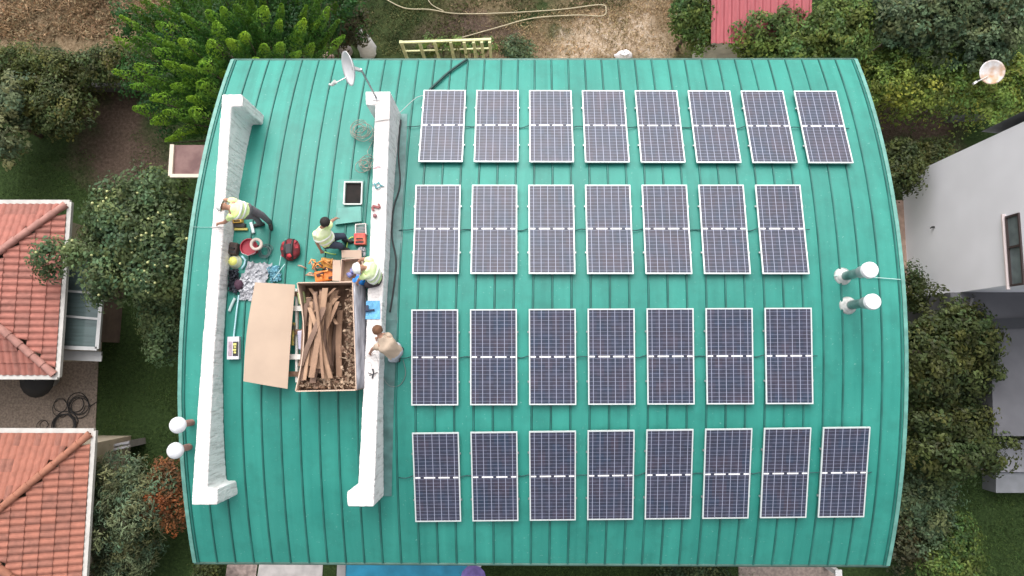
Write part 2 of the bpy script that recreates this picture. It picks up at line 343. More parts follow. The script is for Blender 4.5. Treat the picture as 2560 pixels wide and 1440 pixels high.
for nm, z, pp in (('L', ZL, [(555, 235), (606, 235), (606, 266), (578, 266), (559, 560), (535, 880), (518, 1222), (543, 1222), (543, 1262), (478, 1262), (502, 900), (530, 560)]),
                  ('R', ZR, [(914, 229), (976, 229), (975, 262), (962, 640), (946, 960), (934, 1267), (868, 1267), (868, 1229), (895, 1217), (912, 900), (925, 600), (938, 262), (914, 262)])):
    P_ = [at(px, py, z) for px, py in pp]
    b = MB(); b.prism(P_, lambda p: roofz(p[1])-.12, z); o = b.build('parapet', PLAS, house)
    tag(o, 'white plaster parapet along the left verge of the roof' if nm == 'L' else 'white plaster parapet between the workers and the solar panels')
    rm_ = o.modifiers.new('remesh', 'REMESH'); rm_.mode = 'VOXEL'; rm_.voxel_size = .03
    tx_ = bpy.data.textures.new('rough_plaster', 'CLOUDS'); tx_.noise_scale = .10; tx_.noise_depth = 3
    dm_ = o.modifiers.new('rough', 'DISPLACE'); dm_.texture = tx_; dm_.strength = .020; dm_.mid_level = .5; dm_.texture_coords = 'GLOBAL'
    # grey joint lines (coping slabs meet) as thin raised mortar
    b = MB()
    for (xa, xb, yy) in (((526, 585-26, 568),) if nm == 'L' else ((937, 974, 303),)):
        b.bar(at(xa, yy, z+.016), at(xb, yy-(0 if nm == 'L' else 5), z+.016), .014, .012)
    b.build('coping_joint', mat('grey_mortar', (.42, .40, .38), .9), o)
# metal flashing at the foot of the right parapet
b = MB()
FL = [rp(x, y, .012) for x, y in ((1003, 285), (998, 420), (990, 600), (978, 800), (968, 1000), (964, 1200), (963, 1240))]
v_ = []
for p in FL: v_ += [(p.x-.12, p.y, p.z), (p.x+.14, p.y, p.z), (p.x+.15, p.y, p.z+.02), (p.x-.12, p.y, p.z+.02)]
b.add(v_, [(4*i+k, 4*i+(k+1) % 4, 4*i+4+(k+1) % 4, 4*i+4+k) for i in range(len(FL)-1) for k in range(4)])
b.build('flashing', mat('grey_flashing', (.10, .22, .21), .5, var=.5, vscale=3), house)
# vent pipes
def vent(px, py, hgt, rad, caprad, off, tinted, lab, dome=False):
    p = rp(px, py); x, y = p.x+off, p.y; z0 = roofz(y)
    b = MB(); b.tube([(x, y, z0-.1), (x, y, z0+hgt*.45), (x, y, z0+hgt)], rad, 18); o = b.build('vent_pipe', tinted, house, smooth=True); sharp(o); tag(o, lab)
    if dome:
        b = MB(); b.blob((x, y, z0+hgt), caprad, 24, 14, scale=(1, 1, .85)); b.build('cap', mat('white_globe', (.80, .80, .83), .5, var=.16, vscale=9, bump=.3, bscale=30), o, smooth=True); return
    b = MB(); b.tube([(x, y, z0+hgt*.68), (x, y, z0+hgt)], rad*1.28, 20); sharp(b.build('sleeve', mat('pale_steel', (.50, .48, .50), .35, var=.3, vscale=5, metal=.5), o, smooth=True))
    b = MB(); b.lathe((x, y, z0+hgt-.02), [(caprad*.86, -.09), (caprad, -.08), (caprad, 0), (caprad*.93, .02), (caprad*.5, .045), (.01, .055)], 28); c = b.build('cap', mat('white_cap', (.80, .80, .82), .45, var=.06, vscale=6), o, smooth=True); sharp(c)
    b = MB(); b.lathe((x, y, z0+.0), [(rad+.11, -.01), (rad+.06, .03), (rad+.03, .07), (rad+.012, .14), (rad+.002, .14)], 22); c = b.build('collar', mat('putty_collar', (.62, .62, .60), .7, var=.3, vscale=9), o, smooth=True)
PG = mat('weathered_pipe', (.30, .38, .38), .3, var=.45, vscale=5, metal=.6)
PRD = mat('clay_pipe', (.42, .22, .19), .8, var=.3, vscale=6)
vent(2107, 692, 1.22, .10, .172, 0, PG, 'grey pipe with a white cap, farther up of the two beside the right verge')
vent(2120, 764, 1.10, .10, .168, 0, PG, 'grey pipe with a white cap, nearer the bottom of the two beside the right verge')
vent(479, 1056, .62, .075, .178, 0, PRD, 'short clay pipe with a white globe top at the left verge, upper one', True)
vent(473, 1117, .62, .075, .178, 0, PRD, 'short clay pipe with a white globe top at the left verge, lower one', True)
# roof hatch
b = MB(); hp = rp(884, 482); th = hp.y/R; hz = roofz(hp.y)
fr = [rp(863, 456, .09), rp(906, 456, .09), rp(904, 511, .09), rp(860, 511, .09)]
b = MB()
for i in range(4): b.bar(fr[i], fr[(i+1) % 4], .028, .09)
hatch = b.build('roof_hatch', mat('white_hatch_frame', (.66, .66, .64), .5, var=.2), house)
b = MB(); cq_ = [(846, 449), (910, 449), (905, 556), (838, 562)]; vs_ = []
for j in range(7):
    t_ = j/6; lx_, rx_, ly_, ry_ = 846+(838-846)*t_, 910+(905-910)*t_, 449+(562-449)*t_, 449+(556-449)*t_
    for (qx, qy, qh) in ((lx_, ly_, -.02), (lx_, ly_, .055), (rx_, ry_, .055), (rx_, ry_, -.02)): vs_.append(rp(qx, qy, qh))
b.add(vs_, [(4*i+k, 4*i+k+1, 4*i+5+k, 4*i+4+k) for i in range(6) for k in range(3)]+[(0, 1, 2, 3), (24, 25, 26, 27)])
b.build('curb', mat('hatch_green', (.050, .27, .225), .45, var=.3, vscale=3), hatch)
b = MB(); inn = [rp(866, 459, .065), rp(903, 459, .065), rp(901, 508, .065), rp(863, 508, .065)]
b.add(inn, [(0, 1, 2, 3)]); b.build('opening_shade', mat('attic_shade', (.008, .007, .007), .95, col2=(.020, .014, .012), vscale=3), hatch)  # flat sheet over the curb; the attic's shade is put into its near-black colour
b = MB(); lid = [rp(846, 520, .10), rp(902, 516, .10), rp(903, 553, .10), rp(838, 561, .10)]
b.add([v_ for v_ in lid]+[v_-Vector((0, 0, .035)) for v_ in lid], [(0, 3, 2, 1), (4, 5, 6, 7), (0, 1, 5, 4), (1, 2, 6, 5), (2, 3, 7, 6), (3, 0, 4, 7)])
b.build('cover', mat('hatch_lid_green', (.075, .31, .265), .45, var=.25, vscale=3), hatch)
# small canopy at the left side of the house
cz = -4.6
cq = [at(432, 362, cz), at(520, 362, cz), at(515, 440, cz), at(427, 440, cz)]
b = MB(); b.prism([(cq[0].x+.5, cq[0].y-.3), (cq[1].x, cq[1].y-.3), (cq[2].x, cq[2].y+.45), (cq[3].x+.5, cq[3].y+.45)], G, cz-.10); b.build('bay_wall', wallm, house)
b = MB(); b.prism([(p.x, p.y) for p in cq], cz-.098, cz-.02); cn = b.build('canopy', mat('maroon_metal', (.12, .055, .052), .6, var=.4, vscale=3, col2=(.20, .11, .10)), house)
b = MB(); b.bar(cq[0], cq[3], .12, .1).bar(cq[3]+Vector((0, 0, .002)), cq[2]+Vector((0, 0, .002)), .10, .1); b.build('trim', mat('cream_trim', (.66, .58, .48), .7, var=.1), cn)
# ================================================================== SOLAR PANELS
PWd, PLn = 1.04, 2.12
def cell_material():
    M = bpy.data.materials.new('solar_cells'); M.use_nodes = True; n = M.node_tree; L = n.links; b = n.nodes['Principled BSDF']
    tc = N(M, 'ShaderNodeTexCoord'); sp = N(M, 'ShaderNodeSeparateXYZ'); L.new(tc.outputs['Object'], sp.inputs[0])
    def math_(op, a, c=None, d=None):
        q = N(M, 'ShaderNodeMath'); q.operation = op
        for k, v in enumerate((a, c, d)):
            if v is None: continue
            if isinstance(v, (int, float)): q.inputs[k].default_value = v
            else: L.new(v, q.inputs[k])
        return q.outputs[0]
    def line(coord, pitch, wd):      # 1 on grid lines
        f = math_('FRACT', math_('ADD', math_('DIVIDE', coord, pitch), 100.5))
        return math_('GREATER_THAN', math_('ABSOLUTE', math_('SUBTRACT', f, .5)), .5-wd/pitch/2)
    cw = (PWd-.07)/6; chh = (PLn-.09)/24
    ax = math_('ADD', sp.outputs[0], cw/2*0)
    lx = line(ax, cw, .013); ay = math_('ABSOLUTE', sp.outputs[1]); ly = line(ay, chh, .010)
    bus = line(ax, cw/5, .003)
    wn = N(M, 'ShaderNodeTexWhiteNoise'); wn.noise_dimensions = '3D'
    sn = N(M, 'ShaderNodeVectorMath'); sn.operation = 'SNAP'; sn.inputs[1].default_value = (cw, chh, 1)
    oi = N(M, 'ShaderNodeObjectInfo'); av = N(M, 'ShaderNodeVectorMath'); av.operation = 'ADD'
    L.new(tc.outputs['Object'], sn.inputs[0]); L.new(sn.outputs[0], av.inputs[0]); L.new(oi.outputs['Location'], av.inputs[1]); L.new(av.outputs[0], wn.inputs['Vector'])
    nz = N(M, 'ShaderNodeTexNoise'); nz.inputs['Scale'].default_value = 2.2; L.new(av.outputs[0], nz.inputs['Vector'])
    r = N(M, 'ShaderNodeValToRGB'); e = r.color_ramp.elements; e[0].position = .3; e[1].position = .7; e[0].color = (.018, .032, .062, 1); e[1].color = (.042, .034, .055, 1); L.new(nz.outputs[0], r.inputs[0])
    hv = N(M, 'ShaderNodeHueSaturation'); L.new(r.outputs[0], hv.inputs['Color']); L.new(math_('MULTIPLY_ADD', wn.outputs['Value'], .36, .82), hv.inputs['Value'])
    def mix(f, a, c):
        x = N(M, 'ShaderNodeMix'); x.data_type = 'RGBA'; L.new(f, x.inputs[0]); L.new(a, x.inputs[6]); x.inputs[7].default_value = c; return x.outputs[2]
    o = mix(math_('MULTIPLY', bus, .05), hv.outputs[0], (.4, .4, .45, 1)); o = mix(math_('MULTIPLY', ly, .55), o, (.26, .28, .38, 1)); o = mix(math_('MULTIPLY', lx, .75), o, (.36, .38, .50, 1))
    L.new(o, b.inputs['Base Color'])
    b.inputs['Roughness'].default_value = .40; b.inputs['Specular IOR Level'].default_value = .46; b.inputs['Coat Weight'].default_value = .08; b.inputs['Coat Roughness'].default_value = .3
    return M
ALU = mat('white_aluminium', (.66, .70, .70), .4, metal=.25, var=.05)
BLK = mat('black_rubber', (.02, .022, .022), .6, var=.3)
proto = thing('solar_panel', (0, 0, 0), 'x', 'solar panel')
f = MB()
for sx in (-1, 1): f.box((sx*(PWd/2-.014), 0, -.0175), (.028, PLn, .035))
for sy in (-1, 1): f.box((0, sy*(PLn/2-.014), -.019), (PWd-.056, .028, .035))
f.build('frame', ALU, proto, local=True)
f = MB(); f.box((0, 0, -.012), (PWd-.056, PLn-.056, .012)); f.build('cells', cell_material(), proto, local=True)
f = MB()
cwp = (PWd-.07)/6
for a_, c_ in ((-.484, -.367), (-.287, -.035), (.035, .287), (.367, .484)): f.box(((a_+c_)/2, 0, -.0045), (c_-a_, .032, .004))
f.build('centre_strip', mat('white_backsheet', (.85, .84, .86), .4), proto, local=True)
for sy in (-.55, .55):
    f = MB(); f.box((0, sy, -.055), (PWd+.06, .04, .035)); f.build('mounting_rail', mat('rail_aluminium', (.35, .37, .37), .4, metal=.7), proto, local=True)
ROWS = [(-2.5177, 1.2981, 5.634, .0037, 8, 'top'), (-2.5499, 1.3016, 2.934, -.0008, 7, 'second'), (-2.5491, 1.3036, .0401, -.0064, 7, 'third'), (-2.5206, 1.2974, -2.6709, -.0166, 8, 'bottom')]
ORD = ['first', 'second', 'third', 'fourth', 'fifth', 'sixth', 'seventh', 'eighth']
first = True
for (x0_, pit, s1, ang, cnt, rn) in ROWS:
    for j in range(cnt):
        x = x0_+pit*j+PWd/2; s_ = s1-ang*pit*j-PLn/2; th = s_/R; hh = .10
        o = proto if first else copy_tree(proto); first = False
        o.location = (x, (R+hh)*math.sin(th), (R+hh)*math.cos(th)-R); o.rotation_euler = (-th, 0, -ang*.8)
        extra = {0: ', by the parapet', cnt-1: ', nearest the verge'}.get(j, '')
        tag(o, 'dark framed solar panel, %s from the left in the %s row%s' % (ORD[j], rn, extra), 'solar panel', 'solar panels on the green roof')
    # cable linking the row's panels, one lead per row
    b = MB(); pts = []; s_m = s1-PLn/2
    xa, xb = x0_-.35, x0_+pit*(cnt-1)+PWd+.12
    k = 0; nn = int((xb-xa)/.06)
    for k in range(nn+1):
        x = xa+(xb-xa)*k/nn; s_ = s_m-ang*(x-x0_)+.03*math.sin(x*4.8)+.012*math.sin(x*17)
        pts.append(rs(x, s_, .045+.02*math.sin(x*11)))
    b.tube(pts, .012, 6)
    tag(b.build('panel_cable', mat('dark_green_cable', (.01, .07, .065), .6), smooth=True), 'thin dark lead running behind the %s row of solar panels' % rn, 'cable', 'leads linking the solar panels')
# ================================================================== FOLIAGE
def leaf_mesh(name, pos, nrm, size, tint, mats, parent, aspect=.55, droop=None):
    """many small leaf quads (diamonds) in one mesh"""
    n = len(pos); rng = np.random.default_rng(n)
    nrm = nrm/np.linalg.norm(nrm, axis=1, keepdims=True)
    t = rng.normal(size=(n, 3)); t -= nrm*(t*nrm).sum(1, keepdims=True); t /= np.linalg.norm(t, axis=1, keepdims=True)+1e-9
    if droop is not None:
        t = droop-nrm*(droop*nrm).sum(1, keepdims=True); t /= np.linalg.norm(t, axis=1, keepdims=True)+1e-9
    u = np.cross(nrm, t); L_ = size[:, None]; W_ = L_*aspect
    v = np.stack([pos-t*L_*.5, pos+u*W_*.5+nrm*L_*.08, pos+t*L_*.5-nrm*L_*.1, pos-u*W_*.5+nrm*L_*.08], 1).reshape(-1, 3)
    off = np.zeros(3); q = parent
    while q is not None: off += np.array(q.location); q = q.parent
    v = v-off
    me = bpy.data.meshes.new(name); me.vertices.add(4*n); me.vertices.foreach_set('co', v.ravel().astype('f'))
    me.loops.add(4*n); me.loops.foreach_set('vertex_index', np.arange(4*n, dtype='i')); me.polygons.add(n)
    me.polygons.foreach_set('loop_start', np.arange(0, 4*n, 4, dtype='i')); me.polygons.foreach_set('loop_total', np.full(n, 4, dtype='i'))
    a = me.color_attributes.new('tint', 'FLOAT_COLOR', 'POINT'); c = np.repeat(np.concatenate([tint, np.ones((n, 1))], 1), 4, 0); a.data.foreach_set('color', c.ravel().astype('f'))
    me.materials.append(mats); me.update(); me.validate()
    o = bpy.data.objects.new(name, me); COL.objects.link(o)
    if parent is not None: o.parent = parent
    return o
def crown_points(blobs, n, seed, clump=.35, ncl=None):
    """leaf positions clustered in clumps over the shells of the blobs"""
    rng = np.random.default_rng(seed); B = np.array(blobs, float)       # x y z rx ry rz
    area = (B[:, 3]*B[:, 4])**.8; pk = area/area.sum(); ncl = ncl or max(20, int(n/38))
    bi = rng.choice(len(B), ncl, p=pk); d = rng.normal(size=(ncl, 3)); d[:, 2] = np.abs(d[:, 2])*1.0-.25; d /= np.linalg.norm(d, axis=1, keepdims=True)
    rad = rng.uniform(.62, 1.06, ncl)[:, None]
    cc = B[bi, :3]+d*B[bi, 3:6]*rad; csz = clump*rng.uniform(.5, 1.25, ncl)
    ctint = rng.uniform(.55, 1.35, ncl); chue = rng.uniform(-1, 1, ncl)
    k = rng.integers(0, ncl, n); o = rng.normal(size=(n, 3)); o /= np.linalg.norm(o, axis=1, keepdims=True); o *= rng.uniform(.15, 1, (n, 1))**.6
    o[:, 2] *= .55
    pos = cc[k]+o*csz[k][:, None]
    nrm = d[k]*.5+o*.6+np.array([0, 0, .55])+rng.normal(size=(n, 3))*.35
    t = (ctint[k]*rng.uniform(.65, 1.35, n))[:, None]*np.stack([1+.22*chue[k], np.ones(n), 1-.15*chue[k]], 1)
    return pos, nrm, t
LEAF = {}
def leafmat(key, c1, c2, rough=.55):
    return mat('leaf_'+key, c1, rough, col2=c2, vscale=.9, tint=True, sub=.36, spec=.3)
BARK = mat('bark', (.10, .075, .055), .95, var=.5, vscale=8, bump=.8, bscale=25)
def tree(name, label, cat, px, py, ztop, rad, n, lm, size=.13, seed=1, blobs=6, clump=.35, group=None, flat=.6, limb=True, aspect=.55, spread=.62, cz=None, pix=None):
    """px,py: crown centre in the photo at mid height; rad in metres (x, y)"""
    rx, ry = rad if isinstance(rad, tuple) else (rad, rad)
    rr = random.Random(seed); hz = (ztop-G)
    zc = cz if cz is not None else ztop-min(hz*.45, max(rx, ry)*flat)
    c = at(px, py, zc); t = thing(name, (c.x, c.y, G), label, cat, group)
    B = []
    for k in range(blobs):
        a = 2*PI*k/blobs+rr.uniform(-.4, .4); q = rr.uniform(.35, 1)*spread if k else 0
        s_ = rr.uniform(.42, .62) if k else .7
        B.append((c.x+rx*q*math.cos(a), c.y+ry*q*math.sin(a), zc+rr.uniform(-.25, .2)*hz*.3*(1 if k else .3), rx*s_, ry*s_, min(max(.4, (ztop-zc)*1.0), hz*.5)*rr.uniform(.7, 1)))
    if pix: B = [(*at(x, y, zc), a_, b_, .85) for x, y, a_, b_ in pix]
    pos, nrm, ti = crown_points(B, n, seed, clump)
    pos[:, 2] = np.maximum(pos[:, 2], G+.05)
    rng = np.random.default_rng(seed+5)
    leaf_mesh('crown', pos, nrm, rng.uniform(.6, 1.4, n)*size, ti, lm, t, aspect)
    b = MB(); zt = B[0][2]; r0 = .03+.035*max(rx, ry)
    b.tube([(c.x, c.y, G-.1), (c.x+.05, c.y, G+(zt-G)*.4), (c.x, c.y, zt)], [r0, r0*.8, r0*.4], 8)
    if limb:
        for x in B[1:]: b.tube([(c.x, c.y, G+(zt-G)*rr.uniform(.35, .7)), ((c.x+x[0])/2, (c.y+x[1])/2, (zt+x[2])/2-.2), (x[0], x[1], x[2]+x[5]*.5)], [r0*.5, r0*.35, r0*.12], 6)
    b.build('trunk', BARK, t, smooth=True)
    return t, B
LM_fruit = leafmat('fruit', (.13, .185, .075), (.075, .125, .055))
LM_hedge = leafmat('hedge', (.15, .21, .045), (.075, .135, .035))
LM_dark = leafmat('dark', (.085, .105, .030), (.045, .068, .022))
LM_olive = leafmat('olive', (.20, .235, .125), (.11, .15, .075))
LM_conif = leafmat('conifer', (.075, .17, .022), (.040, .12, .022))
LM_grey = leafmat('greygreen', (.13, .175, .085), (.07, .11, .05))
LM_or = leafmat('orange', (.30, .10, .035), (.12, .07, .03))
LM_jun = leafmat('juniper', (.13, .145, .040), (.07, .095, .03))
LM_brn = leafmat('brownish', (.10, .085, .04), (.05, .06, .025))
# big lime-tipped evergreen at the top left, made of upright leafy shoots
def conifer():
    zc = -5.0; c = at(560, 130, zc)
    t = thing('evergreen_tree', (c.x, c.y, G), 'big evergreen with dozens of upright lime-tipped shoots behind the top left roof corner', 'tree')
    rr = random.Random(3); sh = []
    poly = [(262, 50), (330, 30), (300, 0), (380, -60), (600, -70), (880, -50), (870, 60), (790, 130), (700, 150), (600, 160), (560, 240), (500, 330), (480, 350), (410, 350), (320, 260), (380, 215), (250, 180), (360, 130)]
    def inside(x, y):
        r_ = False; j = len(poly)-1
        for i in range(len(poly)):
            (xi, yi), (xj, yj) = poly[i], poly[j]
            if (yi > y) != (yj > y) and x < (xj-xi)*(y-yi)/(yj-yi)+xi: r_ = not r_
            j = i
        return r_
    tries = 0
    tips = [(395, 60), (300, 40), (285, 95), (370, 85), (455, 35), (520, 30), (450, 100), (385, 125), (340, 165), (410, 155), (455, 165), (365, 195), (285, 178), (330, 215), (380, 245), (335, 270), (410, 280), (470, 245), (480, 280), (380, 305), (415, 350), (440, 335), (610, 85), (570, 100), (640, 150), (700, 50), (700, 110), (760, 50), (525, 105), (555, 20), (505, 165), (660, 20), (750, 130), (540, 60), (820, 20), (860, 90), (500, 210), (430, 215)]
    for p in tips: sh.append(p)
    while len(sh) < 150 and tries < 4000:
        tries += 1; x, y = rr.uniform(240, 890), rr.uniform(-80, 355)
        if inside(x, y) and all((x-a)**2+(y-b_)**2 > 34**2 for a, b_ in sh): sh.append((x, y))
    P_, Nn, T_, S_ = [], [], [], []; rng = np.random.default_rng(4); bb = MB()
    for i, (x, y) in enumerate(sh):
        d = math.hypot((x-560)/330, (y-100)/260); zt = -3.1-1.6*d**2+rr.uniform(-.3, .3) - (0 if i < 38 else rr.uniform(.3, 1.6))
        p = at(x, y, zt); L_ = rr.uniform(1.1, 2.1); n_ = 420; r0 = rr.choice((.15, .20, .25, .31))*rr.uniform(.9, 1.1)
        lean = Vector((p.x-c.x, p.y-c.y, 0))*.07+Vector((rr.uniform(-.06, .06), rr.uniform(-.06, .06), 0))
        u = rng.uniform(0, 1, n_)**1.25; a = rng.uniform(0, 2*PI, n_); q = r0*(np.sin(np.clip(u*1.25+.12, 0, 1)*PI*.5)**.8)*(.75+.5*rng.uniform(0, 1, n_))
        pos = np.stack([p.x-lean.x*u*L_*3+q*np.cos(a), p.y-lean.y*u*L_*3+q*np.sin(a), p.z-u*L_], 1)
        P_.append(pos); Nn.append(np.stack([np.cos(a), np.sin(a), np.full(n_, .45)], 1)+rng.normal(size=(n_, 3))*.3)
        tip = np.clip(1.15-u*2.2, 0, 1)[:, None]*(1.0 if i < 38 else (.75 if i % 2 else .35)); j = rng.uniform(.75, 1.2, (n_, 1))
        T_.append((np.array([[.80, .92, 1.0]])*(1-tip)+np.array([[4.2, 2.9, 1.9]])*tip)*j); S_.append(rng.uniform(.06, .12, n_))
        if i % 2 == 0: bb.tube([(c.x+(p.x-c.x)*.25, c.y+(p.y-c.y)*.25, G+2.5+rr.uniform(-1, 1)), (c.x+(p.x-c.x)*.8, c.y+(p.y-c.y)*.8, p.z-L_-.6), (p.x, p.y, p.z-.3)], [.05, .03, .01], 5)
    # lower foliage fills behind the shoots, shade put into its darker tint
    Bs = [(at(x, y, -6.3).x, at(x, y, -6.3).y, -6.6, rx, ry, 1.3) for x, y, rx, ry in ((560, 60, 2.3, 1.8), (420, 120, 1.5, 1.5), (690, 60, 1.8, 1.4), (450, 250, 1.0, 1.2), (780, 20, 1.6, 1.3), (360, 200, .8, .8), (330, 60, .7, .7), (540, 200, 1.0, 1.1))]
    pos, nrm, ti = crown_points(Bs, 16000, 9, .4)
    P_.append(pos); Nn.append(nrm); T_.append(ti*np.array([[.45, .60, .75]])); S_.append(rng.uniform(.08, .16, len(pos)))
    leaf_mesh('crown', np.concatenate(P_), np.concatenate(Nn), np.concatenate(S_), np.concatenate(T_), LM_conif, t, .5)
    bb.tube([(c.x, c.y, G-.1), (c.x, c.y, G+2.5), (c.x, c.y, -4.6)], [.24, .18, .06], 10)
    bb.build('trunk', BARK, t, smooth=True)
conifer()
FB = [(320, 600, 1.3, 1.3), (400, 560, 1.0, 1.1), (300, 545, .85, .8), (225, 640, .65, .55), (135, 645, .55, .5), (300, 690, 1.1, .9), (400, 680, 1.0, 1.0), (385, 480, .9, .7), (320, 495, .8, .6), (280, 690, .6, .6), (425, 620, .7, 1.0)]
t, B = tree('fruit_tree', 'broad fruit tree dotted with pale yellow fruit between the tiled house and the green roof', 'tree', 345, 615, -4.6, (2.1, 2.4), 20000, LM_fruit, .13, 11, 9, .42, cz=-5.7, spread=.66, pix=FB)
fr_me = None; rr = random.Random(5)
crown = [c for c in t.children if c.name.startswith('crown')][0]
FM = mat('yellow_fruit', (.56, .58, .26), .4, var=.2)
nv = len(crown.data.vertices); cand = []
while len(cand) < 60:
    v_ = crown.data.vertices[rr.randrange(nv)].co
    if v_.z > (-5.2-G): cand.append(v_.copy())
for k, v_ in enumerate(cand):
    if fr_me is None:
        b = MB(); b.blob((0, 0, 0), .042, 8, 6); fo = b.build('fruit', FM, t, smooth=True, local=True); fr_me = fo.data
    else:
        fo = bpy.data.objects.new('fruit', fr_me); COL.objects.link(fo); fo.parent = t
    fo.location = v_+Vector((0, 0, .03))
TREES = [
 ('leafy_tree', 'small shrubby tree below the fruit tree close to the left roof edge', 'tree', 420, 800, -6.5, (1.0, 1.5), 6500, LM_fruit, .12, 12, 5),
 ('shrub', 'bright green young growth at the corner by the maroon canopy', 'shrub', 415, 470, -6.8, (1.0, .9), 4000, LM_hedge, .11, 13, 5),
 ('juniper_bush', 'yellow-green spreading juniper in the yard on the left', 'bush', 140, 265, -7.2, (1.5, 1.3), 9000, LM_jun, .12, 14, 7),
 ('dark_tree', 'dark grey-green tree at the left edge of the yard', 'tree', 15, 300, -6.6, (1.1, 1.9), 6000, LM_olive, .14, 15, 6),
 ('olive_tree', 'grey-green feathery tree beside the lower tiled house', 'tree', 325, 1265, -6.6, (1.5, 1.6), 10000, LM_olive, .15, 17, 8, .26),
 ('olive_bush', 'grey-green feathery bush at the bottom edge near the lower tiled house', 'bush', 300, 1395, -7.2, (1.6, 1.0), 6500, LM_olive, .15, 18, 6, .26),
 ('rust_shrub', 'orange and rust leaved shrub against the lower left roof edge', 'shrub', 425, 1230, -7.0, (.9, 1.4), 5200, LM_or, .11, 19, 7),
 ('shade_tree', 'large dark tree between the green roof and the grey wing of the white house', 'tree', 2375, 880, -5.4, (1.9, 2.0), 13000, LM_dark, .14, 21, 9),
 ('shade_tree', 'dark yellow-green tree just below the largest one beside the right verge', 'tree', 2390, 1085, -5.8, (2.0, 1.4), 11000, LM_dark, .14, 22, 8),
 ('climbing_shrub', 'rough shrub at the lower right verge with green and brown leaves', 'shrub', 2310, 1265, -7.0, (1.1, 1.4), 8000, LM_grey, .12, 23, 7),
 ('climbing_shrub', 'leafy green shrub at the bottom right corner of the house', 'shrub', 2380, 1380, -7.2, (1.3, 1.3), 8000, LM_hedge, .12, 24, 6),
 ('climbing_shrub', 'brownish shrub hugging the lower right verge of the roof', 'shrub', 2255, 1330, -7.4, (.7, 1.5), 4500, LM_brn, .12, 25, 5),
 ('shrub', 'dark shrub at the foot of the white house near the upper right verge', 'shrub', 2255, 420, -7.0, (.8, 1.2), 5000, LM_dark, .12, 26, 5),
 ('shrub', 'small dark bush in the bare soil right of the top right roof corner', 'shrub', 2330, 385, -7.8, (1.0, .7), 3500, LM_jun, .11, 27, 5),
 ('leafy_tree', 'round bushy tree in front of the red shed', 'tree', 1975, 110, -5.8, (2.0, 1.25), 14000, LM_hedge, .13, 28, 8),
 ('leafy_tree', 'bushy tree between the red shed and the long hedge', 'tree', 2110, 75, -5.6, (1.3, 1.4), 8000, LM_hedge, .13, 29, 6),
 ('leafy_tree', 'bright green tree standing left of the red shed', 'tree', 1735, 40, -6.2, (.8, 1.3), 5500, LM_hedge, .12, 30, 5),
 ('willow_tree', 'grey-green loose tree at the top edge right of the red shed', 'tree', 2290, 40, -5.0, (2.2, 1.5), 12000, LM_grey, .15, 31, 8),
 ('willow_tree', 'grey-green loose tree in the top right corner', 'tree', 2490, 50, -5.2, (1.5, 1.7), 8500, LM_grey, .15, 32, 7),
 ('climber', 'thin climbing plant growing up between the white house and the right verge', 'climber', 2290, 720, -7.5, (.55, .8), 2200, LM_dark, .10, 34, 4),
 ('flowering_bush', 'faded pinkish bush behind the roof by the white sacks', 'bush', 875, 70, -7.2, (.9, 1.0), 4200, LM_brn, .11, 35, 5),
 ('shrub', 'low green shrub beyond the top edge right of the fence vine', 'shrub', 1300, 128, -8.6, (.8, .45), 1600, LM_grey, .10, 36, 4),
 ('shrub', 'dark shrub under the bottom eave near the driveway', 'shrub', 1740, 1445, -8.4, (1.6, .5), 3500, LM_grey, .11, 37, 5),
 ('shrub', 'dark shrub under the lower left corner of the green roof', 'shrub', 520, 1440, -8.0, (.5, .7), 1600, LM_dark, .11, 38, 4),
]
for (nm, lab, cat, px, py, zt, rad, n_, lm, sz, sd_, bl, *asp) in TREES:
    tree(nm, lab, cat, px, py, zt, rad, n_, lm, sz, sd_, bl, aspect=asp[0] if asp else .5)
LM_bright = leafmat('bright_hedge', (.26, .32, .06), (.12, .19, .04))
def hedge(label, p0, p1, z, width, n_, lm, seed):
    a, c = at(*p0, z-.6), at(*p1, z-.6); t = thing('hedge', ((a.x+c.x)/2, (a.y+c.y)/2, G), label, 'hedge')
    k = max(3, int((c-a).length/.8)); rr_ = random.Random(seed)
    B = [(a.x+(c.x-a.x)*i/k, a.y+(c.y-a.y)*i/k+rr_.uniform(-.2, .2), z-.9, .75, width*rr_.uniform(.8, 1.1), .9*rr_.uniform(.8, 1.1)) for i in range(k+1)]
    pos, nrm, ti = crown_points(B, n_, seed, .3)
    low = np.random.default_rng(seed); m_ = low.uniform(0, 1, n_) < .2; pos[m_, 2] = low.uniform(G+.1, z-.8, m_.sum())
    leaf_mesh('foliage', pos, nrm, low.uniform(.07, .15, n_), ti, lm, t)
    for i in range(0, k+1, 2): b = MB(); b.tube([(B[i][0], B[i][1], G-.1), (B[i][0]+.1, B[i][1], z-.9)], [.05, .02], 6); b.build('stem', BARK, t)
hedge('long clipped hedge with yellow-green leaves running right from the top right roof corner', (2170, 195), (2620, 205), -6.3, 1.1, 24000, LM_bright, 41)
hedge('brownish hedge along the dry field on the far left', (-60, 150), (330, 160), -7.2, .75, 13000, LM_jun, 42)
